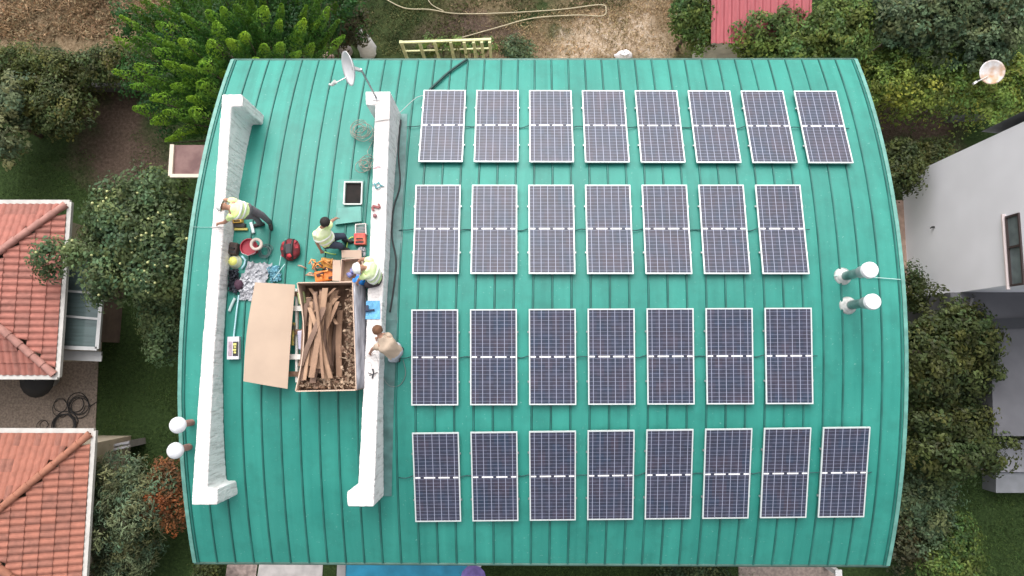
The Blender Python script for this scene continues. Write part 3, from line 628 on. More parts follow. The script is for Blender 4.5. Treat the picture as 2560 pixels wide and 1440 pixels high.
# grass blades: lawns and the dry fields
def grass(name, label, regions, n_, lm, hgt, seed):
    rng = np.random.default_rng(seed); P_ = []
    for (x0_, y0_, x1_, y1_) in regions:
        k = int(n_*abs((x1_-x0_)*(y1_-y0_))/sum(abs((r_[2]-r_[0])*(r_[3]-r_[1])) for r_ in regions))
        u, v_ = rng.uniform(0, 1, (2, k)); ex = rng.normal(0, .05, (2, k))
        A = at(x0_, y0_, G); Bq = at(x1_, y0_, G); Cc = at(x0_, y1_, G); Dd = at(x1_, y1_, G); A, Bq, Cc, Dd = (np.array(q) for q in (A, Bq, Cc, Dd))
        u = (u+ex[0])[:, None]; v_ = (v_+ex[1])[:, None]
        P_.append((A*(1-u)+Bq*u)*(1-v_)+(Cc*(1-u)+Dd*u)*v_)
    pos = np.concatenate(P_); n2 = len(pos)
    cl = np.sin(pos[:, 0]*1.9+np.sin(pos[:, 1]*2.3)*1.7)*np.cos(pos[:, 1]*1.7+1.3*np.sin(pos[:, 0]*1.1))
    keep = cl+rng.normal(0, .6, n2) > -.35; pos = pos[keep]; n2 = len(pos); cl = cl[keep]
    pos[:, 2] = G+hgt*.4*rng.uniform(.4, 1.3, n2)
    nrm = rng.normal(size=(n2, 3))+np.array([0, 0, .25]); up = np.tile(np.array([[0, 0, 1.]]), (n2, 1))+rng.normal(size=(n2, 3))*.45
    ti = (rng.uniform(.5, 1.4, n2)*(1+.2*cl))[:, None]*np.array([[1, 1, 1]])*np.stack([1+rng.normal(0, .08, n2), np.ones(n2), np.ones(n2)], 1)
    o = leaf_mesh(name, pos, nrm, hgt*rng.uniform(.6, 1.4, n2), ti, lm, None, .22, droop=up)
    return tag(o, label, 'grass', kind='stuff')
DRY = leafmat('dry_grass', (.46, .34, .215), (.30, .21, .12), .9)
DRY2 = leafmat('straw_grass', (.50, .37, .22), (.20, .17, .08), .9)
GRS = leafmat('lawn', (.075, .125, .032), (.045, .08, .022), .8)
MIX = leafmat('rough_grass', (.13, .14, .055), (.075, .09, .035), .9)
grass('dry_grass', 'brown dry grass of the field in the top left corner', [(-60, -60, 280, 95), (200, -60, 420, 60)], 16000, DRY, .20, 1)
grass('dry_grass', 'straw coloured dry grass on the open ground beyond the roof', [(1180, 20, 1700, 138), (1500, -60, 1780, 60)], 8000, DRY2, .12, 2)
grass('rough_grass', 'patchy green grass beyond the middle of the top eave', [(900, -60, 1200, 100), (1200, -60, 1560, 20), (960, 90, 1300, 138)], 12000, MIX, .12, 3)
grass('lawn', 'dark green lawn on the left between house and patio', [(245, 850, 470, 1130), (0, 380, 240, 510), (330, 330, 430, 470)], 9000, GRS, .09, 4)
grass('lawn', 'dark green lawn in the lower right corner', [(2400, 1190, 2600, 1480)], 5000, GRS, .10, 5)
grass('lawn', 'strip of green lawn below the bottom eave', [(1205, 1400, 1850, 1480), (490, 1400, 565, 1480)], 5000, GRS, .10, 6)
# ================================================================== NEIGHBOURING HOUSES
TILE = [mat('tile_a', (.40, .155, .12), .85, var=.22, vscale=5, bump=.2, bscale=30, detail=8), mat('tile_b', (.34, .14, .11), .85, var=.28, vscale=6, detail=8), mat('ridge_tile', (.42, .21, .175), .85, var=.25, vscale=5, detail=8)]
def tiled_house(label, e_px0, e_px1, ze, rise, wx, seed, mats_):
    """hip roof; right eave runs between the two photo points at height ze, the house extends wx to the left"""
    a, c = at(*e_px0, ze), at(*e_px1, ze); X = (a.x+c.x)/2; y1, y0 = a.y, c.y; half = (y1-y0)/2; yc = (y0+y1)/2
    X0 = X-wx; t = thing('tiled_house', ((X+X0)/2, yc, G), label, 'house')
    rr_ = random.Random(seed)
    # three visible roof planes laid as courses of interlocking barrel tiles
    ap = Vector((X-half, yc, ze+rise)); ap2 = Vector((X0+half, yc, ze+rise))
    planes = [(Vector((X, y0, ze)), Vector((X, y1, ze)), ap, ap), (Vector((X, y1, ze)), Vector((X0, y1, ze)), ap, ap2), (Vector((X0, y0, ze)), Vector((X, y0, ze)), ap2, ap), (Vector((X0, y1, ze)), Vector((X0, y0, ze)), ap2, ap2)]
    b = MB(); tw, tl = .215, .40
    for (p, q, r1, r2) in planes:
        ex = (q-p); Lw = ex.length; ex.normalize(); mid = (r1+r2)/2
        upv = (r1-p)-ex*(r1-p).dot(ex); H = upv.length; upv.normalize(); nn_ = ex.cross(upv).normalized()
        if nn_.z < 0: nn_ = -nn_
        l0 = (r1-p).dot(ex); l1 = (r2-p).dot(ex)
        rows_ = int(H/tl)+1
        for i in range(rows_):
            v0 = i*tl; v1 = min(H, v0+tl+.03)
            if v0 >= H: break
            vm = v0+tl*.5
            xa = l0*min(1, vm/H); xb = Lw+(l1-Lw)*min(1, vm/H); nc = int(round((xb-xa)/tw))
            k0 = int(math.ceil(xa/tw-.3)); k1 = int(xb/tw+.3)
            for k in range(k0, k1):
                b.cur = 0 if rr_.random() < .65 else 1
                u0 = k*tw; sg = 5; vs_ = []
                for vv, lift in ((v0, .045), (v1, .012)):
                    # clip with the hips
                    la = l0*min(1, vv/H); lb = Lw+(l1-Lw)*min(1, vv/H)
                    for s_ in range(sg+1):
                        uu = min(max(u0+tw*s_/sg, la), lb); hgt_ = .045*math.sin(PI*min(1, s_/sg*1.25)) if s_/sg < .8 else 0
                        vs_.append(p+ex*uu+upv*vv+nn_*(hgt_+lift))
                    # front lip
                lip = [vs_[s_]-nn_*.045 for s_ in range(sg+1)]
                b.add(vs_+lip, [(s_, s_+1, sg+2+s_, sg+1+s_) for s_ in range(sg)]+[(2*(sg+1)+s_, 2*(sg+1)+s_+1, s_+1, s_) for s_ in range(sg)])
    roof_ = b.build('roof', mats_[:2], t)
    b = MB()
    for e, r_ in ((Vector((X, y1, ze)), ap), (Vector((X, y0, ze)), ap), (ap, ap2), (Vector((X0, y1, ze)), ap2), (Vector((X0, y0, ze)), ap2)):
        L_ = (r_-e).length; k = max(1, int(L_/.4)); e = e+Vector((0, 0, .06)); r_ = r_+Vector((0, 0, .06))
        for i in range(k):
            b.tube([e.lerp(r_, i/k), e.lerp(r_, min(1, (i+1.08)/k))], [.125, .10], 10)
    sharp(b.build('ridge_tile', mats_[2], t, smooth=True), 50)
    b = MB(); g_ = .09
    for p, q in ((Vector((X+g_, y1+g_, ze-.03)), Vector((X+g_, y0-g_, ze-.03))), (Vector((X+g_, y1+g_, ze-.028)), Vector((X0, y1+g_, ze-.028))), (Vector((X+g_, y0-g_, ze-.026)), Vector((X0, y0-g_, ze-.026)))):
        b.bar(p, q, .14, .12)
    b.build('gutter', mat('pale_gutter', (.55, .53, .50), .6, var=.2), t)
    b = MB(); b.box(((X+X0)/2, yc, (G+ze-.14)/2), (wx-.8, 2*half-.8, ze-.14-G)); b.build('wall', mat('ochre_render', (.50, .42, .32), .9, var=.2), t)
    return t, X, y0, y1
t1, X1, ya, yb_ = tiled_house('house with a weathered terracotta hip roof, fruit tree branches over its corner', (168, 512), (138, 936), -6.5, .95, 9.0, 1, TILE)
T2 = [mat('tile_c', (.37, .145, .10), .85, var=.22, vscale=5, bump=.2, bscale=30, detail=8), mat('tile_d', (.30, .125, .09), .85, var=.28, vscale=6, detail=8), mat('ridge_tile_b', (.36, .15, .095), .85, var=.25, vscale=5, detail=8)]
p_ = at(228, 1084, -6.5); q_ = Vector((p_.x, p_.y-5.9, -6.5))
def proj(v):
    d = Vector(v)-Vector((CX, CY, CH)); z = d.dot(FW); return (1280+FPX*d.dot(RT)/z, 720-FPX*d.dot(UP)/z)
tiled_house('house with an orange terracotta hip roof at the bottom left', (228, 1084), proj(q_), -6.5, 1.0, 9.0, 2, T2)
# glazed lean-to beside the first tiled house
zg = -7.0
gh = thing('conservatory', at(200, 790, G), 'glazed lean-to with pale frames against the upper tiled house', 'conservatory')
A_, B_, C_, D_ = at(150, 650, zg), at(262, 655, zg), at(244, 872, zg), at(148, 868, zg)
FRM = mat('pale_frame', (.42, .42, .42), .5, var=.15)
b = MB(); b.bar(B_, C_, .12, .1).bar(D_, C_, .12, .1).bar(A_, D_, .10, .1)
for f_ in (.35, .64): b.bar(A_.lerp(D_, f_), B_.lerp(C_, f_+.02), .07, .08)
b.build('frame', FRM, gh)
for f0, f1 in ((.0, .35), (.35, .64), (.64, 1.)):
    b = MB(); q4 = [A_.lerp(D_, f0), B_.lerp(C_, f0), B_.lerp(C_, f1), A_.lerp(D_, f1)]; q4 = [v_-Vector((0, 0, .02)) for v_ in q4]
    b.add(q4+[v_-Vector((0, 0, .02)) for v_ in q4], [(0, 3, 2, 1), (4, 5, 6, 7), (0, 1, 5, 4), (1, 2, 6, 5), (2, 3, 7, 6), (3, 0, 4, 7)])
    b.build('pane', mat('roof_glass', (.10, .14, .14), .12, var=.3, vscale=2, coat=.4, stretch=(.6, 6, 1)), gh)
b = MB(); b.prism([(A_.x, A_.y), (B_.x-.75, B_.y), (C_.x-.75, C_.y+.25), (D_.x, D_.y+.25)], G, zg-.06); b.build('wall', mat('brown_wall', (.16, .11, .09), .8, var=.3), gh)
E_, F_ = at(146, 880, -7.4), at(254, 884, -7.4)
b = MB(); b.bar(E_, F_, .13, .07).bar(E_+Vector((0, -.16, -.03)), F_+Vector((0, -.16, -.03)), .2, .04); b.build('canopy_rail', FRM, gh)
# things around the patio
pz = G+.03
def coil(name, label, px, py, r_, turns, z, mt, cat='cable', wob=.15, tr=.014, seed=0, tail=None, roofh=None, group=None):
    rr_ = random.Random(seed); c = at(px, py, z) if roofh is None else rp(px, py, roofh); pts = []
    n_ = int(turns*22)
    for k in range(n_+1):
        a = 2*PI*k/22; q = r_*(1+wob*math.sin(a*.37+seed)+rr_.uniform(-.03, .03))
        ox, oy = wob*r_*math.sin(a*.21+seed*2), wob*r_*math.cos(a*.17)
        x, y = c.x+ox+q*math.cos(a), c.y+oy+q*math.sin(a); zz = (c.z if roofh is None else roofz(y)+roofh)+.012*(k/22)
        pts.append((x, y, zz))
    if tail:
        e = at(*tail, z) if roofh is None else rp(*tail, roofh)
        l_ = Vector(pts[-1]); pts += [tuple(l_.lerp(e, f_)+Vector((.08*math.sin(f_*7), .08*math.cos(f_*5)-.08, 0))) for f_ in (.25, .5, .75, 1)]
    b = MB(); b.tube(pts, tr, 6); return tag(b.build(name, mt, smooth=True), label, cat, group)
BLKC = mat('black_cable', (.022, .022, .024), .6)
coil('garden_hose', 'black hose coiled on the patio, touching the lower tiled house', 162, 1062, .40, 5, pz+.02, BLKC, 'hose', .1, .017, 1)
coil('garden_hose', 'loose black hose coil farther up the patio with a long tail', 196, 1013, .33, 4, pz+.02, BLKC, 'hose', .22, .015, 2, tail=(240, 1000))
coil('garden_hose', 'thin faint hose coil on the patio, left of the loose one', 148, 1018, .28, 2, pz+.02, BLKC, 'hose', .25, .010, 3)
coil('garden_hose', 'tiny coil of thin black cable by the gutter of the lower tiled house', 108, 1064, .17, 2, pz+.02, BLKC, 'hose', .2, .009, 4)
b = MB(); tp = at(90, 950, -8.6); b.lathe((tp.x, tp.y, -8.6), [(.02, .10), (.3, .06), (.62, -.05), (.60, -.07), (.3, .03), (.02, .07)], 16, cap=False)
pu = thing('parasol', (tp.x, tp.y, pz), 'closed-in black parasol poking out from under the upper tiled eave', 'parasol')
b.build('canopy', mat('black_fabric', (.02, .02, .022), .8), pu, smooth=True); b = MB(); b.tube([(tp.x, tp.y, pz), (tp.x, tp.y, -8.52)], .025, 8); b.lathe((tp.x, tp.y, pz), [(.25, 0), (.25, .05), (.05, .09)], 16); b.build('pole', mat('grey_pole', (.3, .3, .3), .4, metal=.6), pu)
# concrete steps with a metal rail by the lower tiled house
st = thing('garden_wall', at(285, 1120, G), 'low concrete wall topped by a grey metal channel right of the lower tiled house', 'wall')
a, c = at(232, 1128, G+1.0), at(325, 1110, G+1.0)
b = MB(); b.bar(a-Vector((0, 0, .5)), c-Vector((0, 0, .5)), .22, 1.0); b.build('wall_body', mat('grey_concrete', (.22, .20, .19), .9, var=.3, bump=.3), st)
b = MB(); b.bar(a+Vector((0, .06, .03)), c+Vector((0, .06, .03)), .07, .05).bar(a+Vector((0, -.08, .03)), c+Vector((0, -.08, .03)), .07, .05); b.build('rail', mat('grey_rail', (.40, .40, .43), .4, metal=.5), st)
# ---- white house on the right
wh = thing('white_house', at(2420, 600, G), 'tall white rendered house with a dark slanted roof edge right of the green roof', 'house')
WX = at(2262, 600, G).x+.02; yA = at(2268, 446, G).y; yB = at(2300, 742, -8.3).y
WHM = mat('white_render', (.86, .86, .92), .8, var=.08, vscale=.6, detail=2, bump=.05)
zt_ = -2.2
b = MB(); b.prism([(WX, yA), (WX+9, yA), (WX+9, yB), (WX, yB)], G+.0, zt_); o = b.build('wall', WHM, wh)
# lower storey is open below the overhang on the near side: grey recess in front
b = MB(); b.prism([(WX-.1+.0, yA+.25), (WX+9, yA+.25), (WX+9, yA+.002), (WX+1.9, yA+.002)], -5.0, zt_+.12)
b.build('roof_edge', mat('dark_grey_roof', (.10, .105, .11), .6, var=.2), wh)
wp = at(2533, 625, -3.9)
zz = CH - (CH+3.9)
# window with reveal and pinkish surround
def on_wall(px, py):       # point on the wall plane x = WX seen at this pixel
    d = ray(px, py); t_ = (WX-CX)/d.x; return Vector((CX, CY, CH))+d*t_
w0, w1, w2, w3 = on_wall(2518, 545), on_wall(2550, 538), on_wall(2560, 705), on_wall(2530, 712)
zlo, zhi = (w0.z+w3.z)/2, (w1.z+w2.z)/2; wy0, wy1 = w3.y, w0.y
b = MB()
for (y_, z_, dy, dz) in ((wy0-.02, (zlo+zhi)/2, .06, zhi-zlo), (wy1+.02, (zlo+zhi)/2, .06, zhi-zlo), ((wy0+wy1)/2+.1, (zlo+zhi)/2, .06, zhi-zlo)): b.box((WX-.02, y_, z_), (.06, dy, dz))
b.box((WX-.022, (wy0+wy1)/2, zlo-.0), (.06, wy1-wy0+.1, .05)).box((WX-.022, (wy0+wy1)/2, zhi), (.06, wy1-wy0+.1, .05))
wf = b.build('window', mat('dark_window_frame', (.05, .035, .035), .5), wh)
b = MB(); b.box((WX-.003, (wy0+wy1)/2, (zlo+zhi)/2), (.01, wy1-wy0, zhi-zlo)); b.build('pane', mat('grey_glass', (.16, .19, .20), .1, var=.3), wf)
b = MB(); b.box((WX-.05, (wy0+wy1)/2, zlo-.09), (.10, wy1-wy0+.25, .05)); b.build('sill', mat('pinkish_sill', (.62, .54, .54), .7), wf)
b = MB(); sp_ = on_wall(2336, 568); b.tube([(WX, sp_.y, sp_.z), (WX-.09, sp_.y, sp_.z)], .035, 8).tube([(WX-.09, sp_.y, sp_.z), (WX-.09, sp_.y-.02, sp_.z-.08)], .02, 6); b.build('wall_spout', BLK, wh)
# grey wing
gw = thing('grey_wing', at(2500, 900, G), 'low dark grey flat-roofed annexe below the white house', 'annexe')
gz = -6.6
g0 = at(2395, 800, gz); g1 = at(2560, 800, gz); g2 = at(2475, 1085, gz)
DG = mat('dark_grey_render', (.125, .125, .14), .75, var=.2, vscale=1.2)
b = MB(); b.prism([(at(2378, 760, gz).x, yB-.01), (WX+9, yB-.01), (WX+9, at(2480, 1090, gz).y), (at(2478, 1000, gz).x, at(2480, 1090, gz).y), (at(2478, 850, gz).x, at(2440, 825, gz).y), (at(2378, 760, gz).x, at(2440, 825, gz).y)], G, gz); b.build('wall', DG, gw)
b = MB(); b.prism([at(2375, 800, gz+.12), at(2700, 790, gz+.12), at(2700, 815, gz+.12), at(2430, 825, gz+.12)], gz, gz+.10); b.build('roof_strip', mat('black_gap', (.035, .037, .045), .6), gw)
b = MB(); b.tube([at(2430, 745, gz+.05), at(2423, 800, gz+.05)], .05, 8); b.build('downpipe', mat('grey_pipe', (.20, .20, .21), .5), gw)
# light grey garden step block, brick pier and boxes
sb = thing('step_block', at(2525, 1160, G), 'pale grey stepped concrete block on the lawn in the lower right', 'step')
LG = mat('light_concrete', (.33, .33, .36), .8, var=.15)
b = MB(); b.prism([at(2492, 1100, G+.9), at(2640, 1100, G+.9), at(2640, 1180, G+.9), at(2492, 1180, G+.9)], G, G+.9); b.build('upper_step', LG, sb)
b = MB(); b.prism([at(2490, 1181, G+.7), at(2640, 1181, G+.7), at(2640, 1232, G+.7), at(2490, 1232, G+.7)], G, G+.7); b.build('lower_step', mat('mid_concrete', (.22, .23, .25), .8, var=.15), sb)
b = MB(); p = at(2428, 1135, G+.5); b.box((p.x, p.y, G+.25), (.45, .8, .5)); b.box((p.x, p.y, G+.52), (.52, .86, .05)); tag(b.build('brick_pier', mat('red_brick', (.28, .09, .06), .9, var=.4, vscale=12)), 'small red brick pier on the lawn by the grey step block', 'pier')
b = MB(); p = at(2468, 1150, G+.5); b.box((p.x, p.y, G+.24), (.45, .6, .48)).box((p.x, p.y, G+.5), (.5, .66, .05)); tag(b.build('storage_box', mat('grey_brown_box', (.16, .14, .13), .8, var=.3)), 'dull grey-brown box between the brick pier and the step block', 'box')
b = MB(); p = at(2305, 1122, G+1.6); b.box((p.x, p.y, G+1.55), (.55, .30, .1)).tube([(p.x, p.y, G), (p.x, p.y, G+1.5)], .04, 8); tag(b.build('letter_box', mat('grey_brown_box', (.16, .14, .13), .8)), 'small grey-brown shelf on a post among the shrubs by the right verge', 'shelf')
# pink strip of ground between green roof and white house
b = MB(); b.prism([at(2240, 500, G+.02), at(2268, 500, G+.02), at(2276, 740, G+.02), at(2255, 740, G+.02)], G-.05, G+.02); tag(b.build('side_path', mat('pink_earth', (.40, .28, .22), .9, var=.3, vscale=6)), kind='structure')
# red shed
rs_ = thing('red_shed', at(1900, 30, G), 'shed with a faded red ribbed metal roof at the top edge', 'shed')
rz = -6.4; b = MB(); q0, q1 = at(1783, 100, rz), at(2037, 100, rz); xa, xb, yy0 = q0.x, q1.x, q0.y; k = int((xb-xa)/.25); v_ = []
for i in range(k*4+1):
    x = xa+(xb-xa)*i/(k*4); h = .045 if i % 4 in (1, 2) else 0
    v_ += [(x, yy0, rz-.25+h), (x, yy0+5.5, rz+.45+h)]
b.add(v_, [(2*i, 2*i+2, 2*i+3, 2*i+1) for i in range(k*4)])
o = b.build('roof', mat('red_metal', (.38, .085, .10), .55, var=.22, vscale=4, stretch=(3, .4, 1)), rs_)
md = o.modifiers.new('t', 'SOLIDIFY'); md.thickness = .02
b = MB(); b.prism([(xa+.12, yy0+.15), (xb-.15, yy0+.15), (xb-.15, yy0+5.3), (xa+.12, yy0+5.3)], G, lambda p: rz-.27+(p[1]-yy0)*.12); b.build('wall', mat('pale_shed_wall', (.50, .48, .42), .9, var=.3), rs_)
# satellite dish in the hedge
def dish(name_root, c, nrm, rad, mt, root, inner=None):
    nrm = Vector(nrm).normalized(); prof = [(.001, 0)]+[(rad*i/8, .32*rad*(i/8)**2) for i in range(1, 9)]
    prof2 = [(r_, h_-.012) for r_, h_ in reversed(prof)]
    b = MB(); b.lathe(c, prof+prof2, 32, axis=nrm, cap=False); return b.build('reflector', mt, root, smooth=True)
WD = mat('white_dish', (.74, .74, .76), .5, var=.12, vscale=5)
p = at(2476, 182, -6.0); d2 = thing('satellite_dish', (p.x, p.y, G), 'white dish with a rust stained bowl standing above the hedge at top right', 'satellite dish')
dish('d', (p.x, p.y, p.z), (-.15, -.2, .95), .38, mat('rusty_dish', (.72, .72, .74), .5, col2=(.45, .26, .14), vscale=3.2, detail=6), d2)
b = MB(); b.tube([(p.x, p.y, G), (p.x, p.y, p.z-.03)], .03, 8); b.build('pole', mat('galvanised', (.40, .41, .42), .4, metal=.7), d2)
e = at(2437, 207, -5.85); b = MB(); b.tube([(p.x-.1, p.y-.12, p.z+.02), e], .015, 6).box(e, (.12, .07, .07), .6); b.build('feed_arm', mat('feed_white', (.62, .62, .60), .5), d2)
# pale trellis fence with a vine, beyond the top eave
fz = G+1.7; a, c = at(998, 106, fz), at(1228, 98, fz)
tf = thing('trellis_fence', ((a.x+c.x)/2, (a.y+c.y)/2, G), 'pale yellow timber trellis fence overgrown with a vine beyond the top eave', 'fence')
TM = mat('pale_timber', (.72, .72, .42), .8, var=.25, vscale=6)
for xx in (1002, 1048, 1086, 1126, 1160, 1184, 1204, 1224):
    p = at(xx, 104, fz); b = MB(); b.box((p.x, p.y, (G+fz)/2), (.10, .10, fz-G)); b.build('post', TM, tf)
b = MB(); b.bar(a, c, .08, .06).bar(a-Vector((0, 0, .7)), c-Vector((0, 0, .7)), .05, .05).bar(at(1015, 104, fz), at(1040, 108, G+.6), .06, .05); b.build('rail', TM, tf)
vine = thing('vine', ((a.x+c.x)/2, (a.y+c.y)/2, G), 'yellow-green vine climbing over the pale trellis fence', 'climber')
Bv = [(a.x+(c.x-a.x)*f_, a.y+.25, fz-.9, .38, .22, .5) for f_ in (.3, .42, .62, .75, .84, .95)]
pos, nrm, ti = crown_points(Bv, 1500, 77, .2); leaf_mesh('foliage', pos, nrm, np.full(1500, .10), ti*1.3, LM_hedge, vine)
for x in Bv: b = MB(); b.tube([(x[0], x[1], G), (x[0]+.1, x[1], x[2])], .02, 5); b.build('stem', BARK, vine)
# white sacks
def sack(label, px, py, z, sc, seed, mt):
    p = at(px, py, z); b = MB(); rr_ = random.Random(seed)
    n_, m_ = 14, 10; vs_ = []
    prof = [(.05, 0), (.75, .02), (1, .2), (.95, .45), (.8, .65), (.55, .8), (.35, .88), (.5, 1.0), (.42, 1.02), (.05, .95)]
    for r_, h in prof:
        for k in range(n_): q = r_*(1+rr_.uniform(-.16, .16)); vs_.append((p.x+q*sc[0]*math.cos(2*PI*k/n_), p.y+q*sc[1]*math.sin(2*PI*k/n_), G+sc[2]*h*(1+rr_.uniform(-.05, .05))))
    b.add(vs_, [(i*n_+k, i*n_+(k+1) % n_, (i+1)*n_+(k+1) % n_, (i+1)*n_+k) for i in range(len(prof)-1) for k in range(n_)])
    tag(b.build('sack', mt, smooth=True), label, 'sack', 'sacks beyond the top eave')
SK = mat('white_sack', (.86, .84, .86), .8, var=.15, vscale=5)
sack('tall white sack standing beyond the top eave behind the satellite dish', 915, 118, G+.6, (.34, .30, 1.9), 1, SK)
sack('smaller greyish-pink sack left of the tall white one', 862, 122, G+.4, (.22, .24, .8), 2, mat('grey_sack', (.50, .44, .43), .8, var=.3, vscale=5))
sack('small pinkish bundle at the foot of the hedge left of the sacks', 817, 137, G+.3, (.20, .16, .35), 3, mat('pink_sack', (.55, .38, .34), .8, var=.3, vscale=6))
sack('little white bag just peeking over the top eave near the middle of the dry ground', 1560, 136, G+.3, (.35, .22, .45), 4, SK)
# ropes on the dry field
def gtube(name, label, cat, pix, z, r_, mt, group=None):
    pts = [at(x, y, z) for x, y in pix]; out = []
    for i in range(len(pts)-1):
        p0, p1, p2, p3 = pts[max(i-1, 0)], pts[i], pts[i+1], pts[min(i+2, len(pts)-1)]
        for k in range(6):
            t_ = k/6; out.append(.5*((2*p1)+(p2-p0)*t_+(2*p0-5*p1+4*p2-p3)*t_*t_+(3*p1-p0-3*p2+p3)*t_**3))
    out.append(pts[-1]); b = MB(); b.tube(out, r_, 6); return tag(b.build(name, mt, smooth=True), label, cat, group)
HS = mat('straw_hose', (.46, .40, .27), .7, var=.15)
gtube('hose', 'long pale hose looping over the dry ground beyond the top eave', 'hose', [(955, -8), (1010, 20), (1075, 24), (1140, 34), (1250, 33), (1400, 24), (1500, 12), (1515, 24), (1505, 40), (1440, 38), (1330, 46), (1240, 70), (1140, 98)], G+.08, .022, HS)
gtube('hose', 'short pale hose crossing the grass at the top edge', 'hose', [(1065, -10), (1080, 12), (1110, 28)], G+.10, .018, HS)
# brick-like wall behind left hedge
b = MB(); a, c = at(190, 212, G+.5), at(335, 212, G+.5); b.bar((a.x, a.y, G+.25), (c.x, c.y, G+.25), .15, .5); tag(b.build('garden_kerb', mat('dark_stone', (.10, .10, .10), .9, var=.3)), 'low grey stone edging below the left hedge', 'edging')
b = MB(); a, c = at(2380, 292, G+.5), at(2475, 287, G+.5); b.bar((a.x, a.y, G+.25), (c.x, c.y, G+.25), .12, .5); tag(b.build('garden_kerb', mat('dark_stone', (.10, .10, .10), .9, var=.3)), 'low grey stone edging under the hedge on the right', 'edging')
# parasol by the pool, white post
p = at(1182, 1452, G+1.9); pu2 = thing('parasol', (p.x, p.y, G), 'lilac parasol at the right end of the pool', 'parasol')
b = MB(); b.lathe((p.x, p.y, G+1.9), [(.42, -.25), (.40, -.24), (.22, -.08), (.02, .02)], 12, cap=False); b.build('canopy', mat('lilac_fabric', (.30, .22, .62), .8, var=.3, vscale=6), pu2, smooth=True)
b = MB(); b.tube([(p.x, p.y, G), (p.x, p.y, G+1.9)], .02, 8); b.lathe((p.x, p.y, G), [(.2, 0), (.2, .06), (.03, .09)], 14); b.build('pole', ALU, pu2)
b = MB(); p = at(2092, 1430, G+.9); b.box((p.x, p.y, G+.5), (.16, .16, 1.0)).box((p.x, p.y, G+1.02), (.22, .22, .05)); tag(b.build('gate_post', mat('white_post', (.62, .62, .62), .7, var=.1)), 'white post beside the driveway under the bottom right eave', 'post')
# ================================================================== THINGS ON THE ROOF
ZRf = ZR+.0
# dish on the right parapet
bp_ = at(940, 243, ZR); sdish = thing('satellite_dish', (bp_.x, bp_.y, ZR), 'white satellite dish on a pole at the top end of the right parapet', 'satellite dish')
GAL = mat('galvanised', (.40, .41, .42), .4, metal=.7)
b = MB(); b.tube([(bp_.x, bp_.y, ZR-.01), (bp_.x, bp_.y, ZR+1.5)], .022, 10).box((bp_.x, bp_.y, ZR+.006), (.14, .14, .012)); b.build('pole', GAL, sdish)
tz = ZR+1.42; dn = Vector((-.86, -.33, .42)).normalized(); dc = Vector((bp_.x, bp_.y, tz))+dn*.16+Vector((-.06, .03, .1))
dish('d', dc-dn*.06, dn, .34, WD, sdish)
lnb = at(830, 212, tz-.12)
b = MB(); b.bar(Vector((bp_.x, bp_.y, tz)), dc-dn*.05, .06, .06).tube([dc-Vector((0, 0, .30))*1+dn*.05, lnb], .014, 6); b.build('bracket', mat('light_grey_metal', (.6, .6, .6), .4, metal=.4), sdish)
b = MB(); b.tube([lnb, lnb+(dc-lnb).normalized()*.11], [.035, .045], 10).tube([lnb-Vector((0, 0, .03)), lnb+Vector((-.07, .02, -.02))], .022, 8); b.build('feed_horn', mat('feed_white', (.62, .62, .60), .5), sdish)
# black conduit at the top eave
def rtube(name, label, cat, pix, h, r_, mt, group=None, n_=6):
    pts = [rp(x, y, h if not isinstance(h, (list, tuple)) else h[i]) for i, (x, y) in enumerate(pix)]; out = []
    for i in range(len(pts)-1):
        p0, p1, p2, p3 = pts[max(i-1, 0)], pts[i], pts[i+1], pts[min(i+2, len(pts)-1)]
        for k in range(6):
            t_ = k/6; out.append(.5*((2*p1)+(p2-p0)*t_+(2*p0-5*p1+4*p2-p3)*t_*t_+(3*p1-p0-3*p2+p3)*t_**3))
    out.append(pts[-1]); b = MB(); b.tube(out, r_, n_); return tag(b.build(name, mt, smooth=True), label, cat, group)
rtube('conduit', 'thick black conduit running from the top eave down to the first solar panel', 'conduit', [(1168, 148), (1150, 160), (1120, 182), (1095, 205), (1062, 236)], .06, .032, mat('black_green_conduit', (.012, .05, .045), .5), n_=8)
rtube('cable', 'dark cable hanging along the panel side of the right parapet', 'cable', [(1002, 300), (996, 380), (1000, 460), (984, 520), (980, 590), (990, 650), (984, 720), (975, 780)], .04, .018, BLKC)
rtube('cable', 'thin grey cable strung from the parapet corner to the conduit', 'cable', [(985, 296), (1010, 272), (1040, 245), (1062, 238)], [.3, .2, .12, .1], .009, mat('grey_cable', (.42, .45, .44), .6))
rtube('cable', 'thin grey cable looping on the roof below the beige shirted man', 'cable', [(962, 890), (958, 940), (975, 965), (1000, 962), (1014, 935), (1008, 900)], .02, .008, mat('brown_cable', (.16, .20, .19), .6))
rtube('cable', 'thin white lightning wire from the right vent pipe to the right verge', 'cable', [(2085, 689), (2130, 692), (2190, 694), (2252, 699)], .05, .010, mat('pale_wire', (.42, .60, .57), .5))
rtube('cable', 'thin pale wire crossing the left verge to the parapet', 'cable', [(482, 567), (504, 568), (528, 568)], .03, .005, mat('dull_wire', (.30, .48, .45), .5))
GRC = mat('brownish_wire', (.34, .33, .28), .7, var=.5, vscale=9)
coil('wire_coil', 'tangle of thin old aerial wire hanging on the top part of the right parapet', 905, 328, .17, 7, 0, GRC, 'wire', .45, .008, 5, tail=(930, 345), roofh=.12, group=None)
coil('wire_coil', 'second tangle of old wire nearer the roof hatch', 914, 412, .12, 7, 0, GRC, 'wire', .5, .008, 6, tail=(925, 350), roofh=.10)
coil('wire_coil', 'grey cable coil on the roof beside the red bucket', 664, 628, .12, 4, 0, mat('coil_grey', (.10, .15, .15), .6), 'cable', .2, .009, 7, roofh=.04)
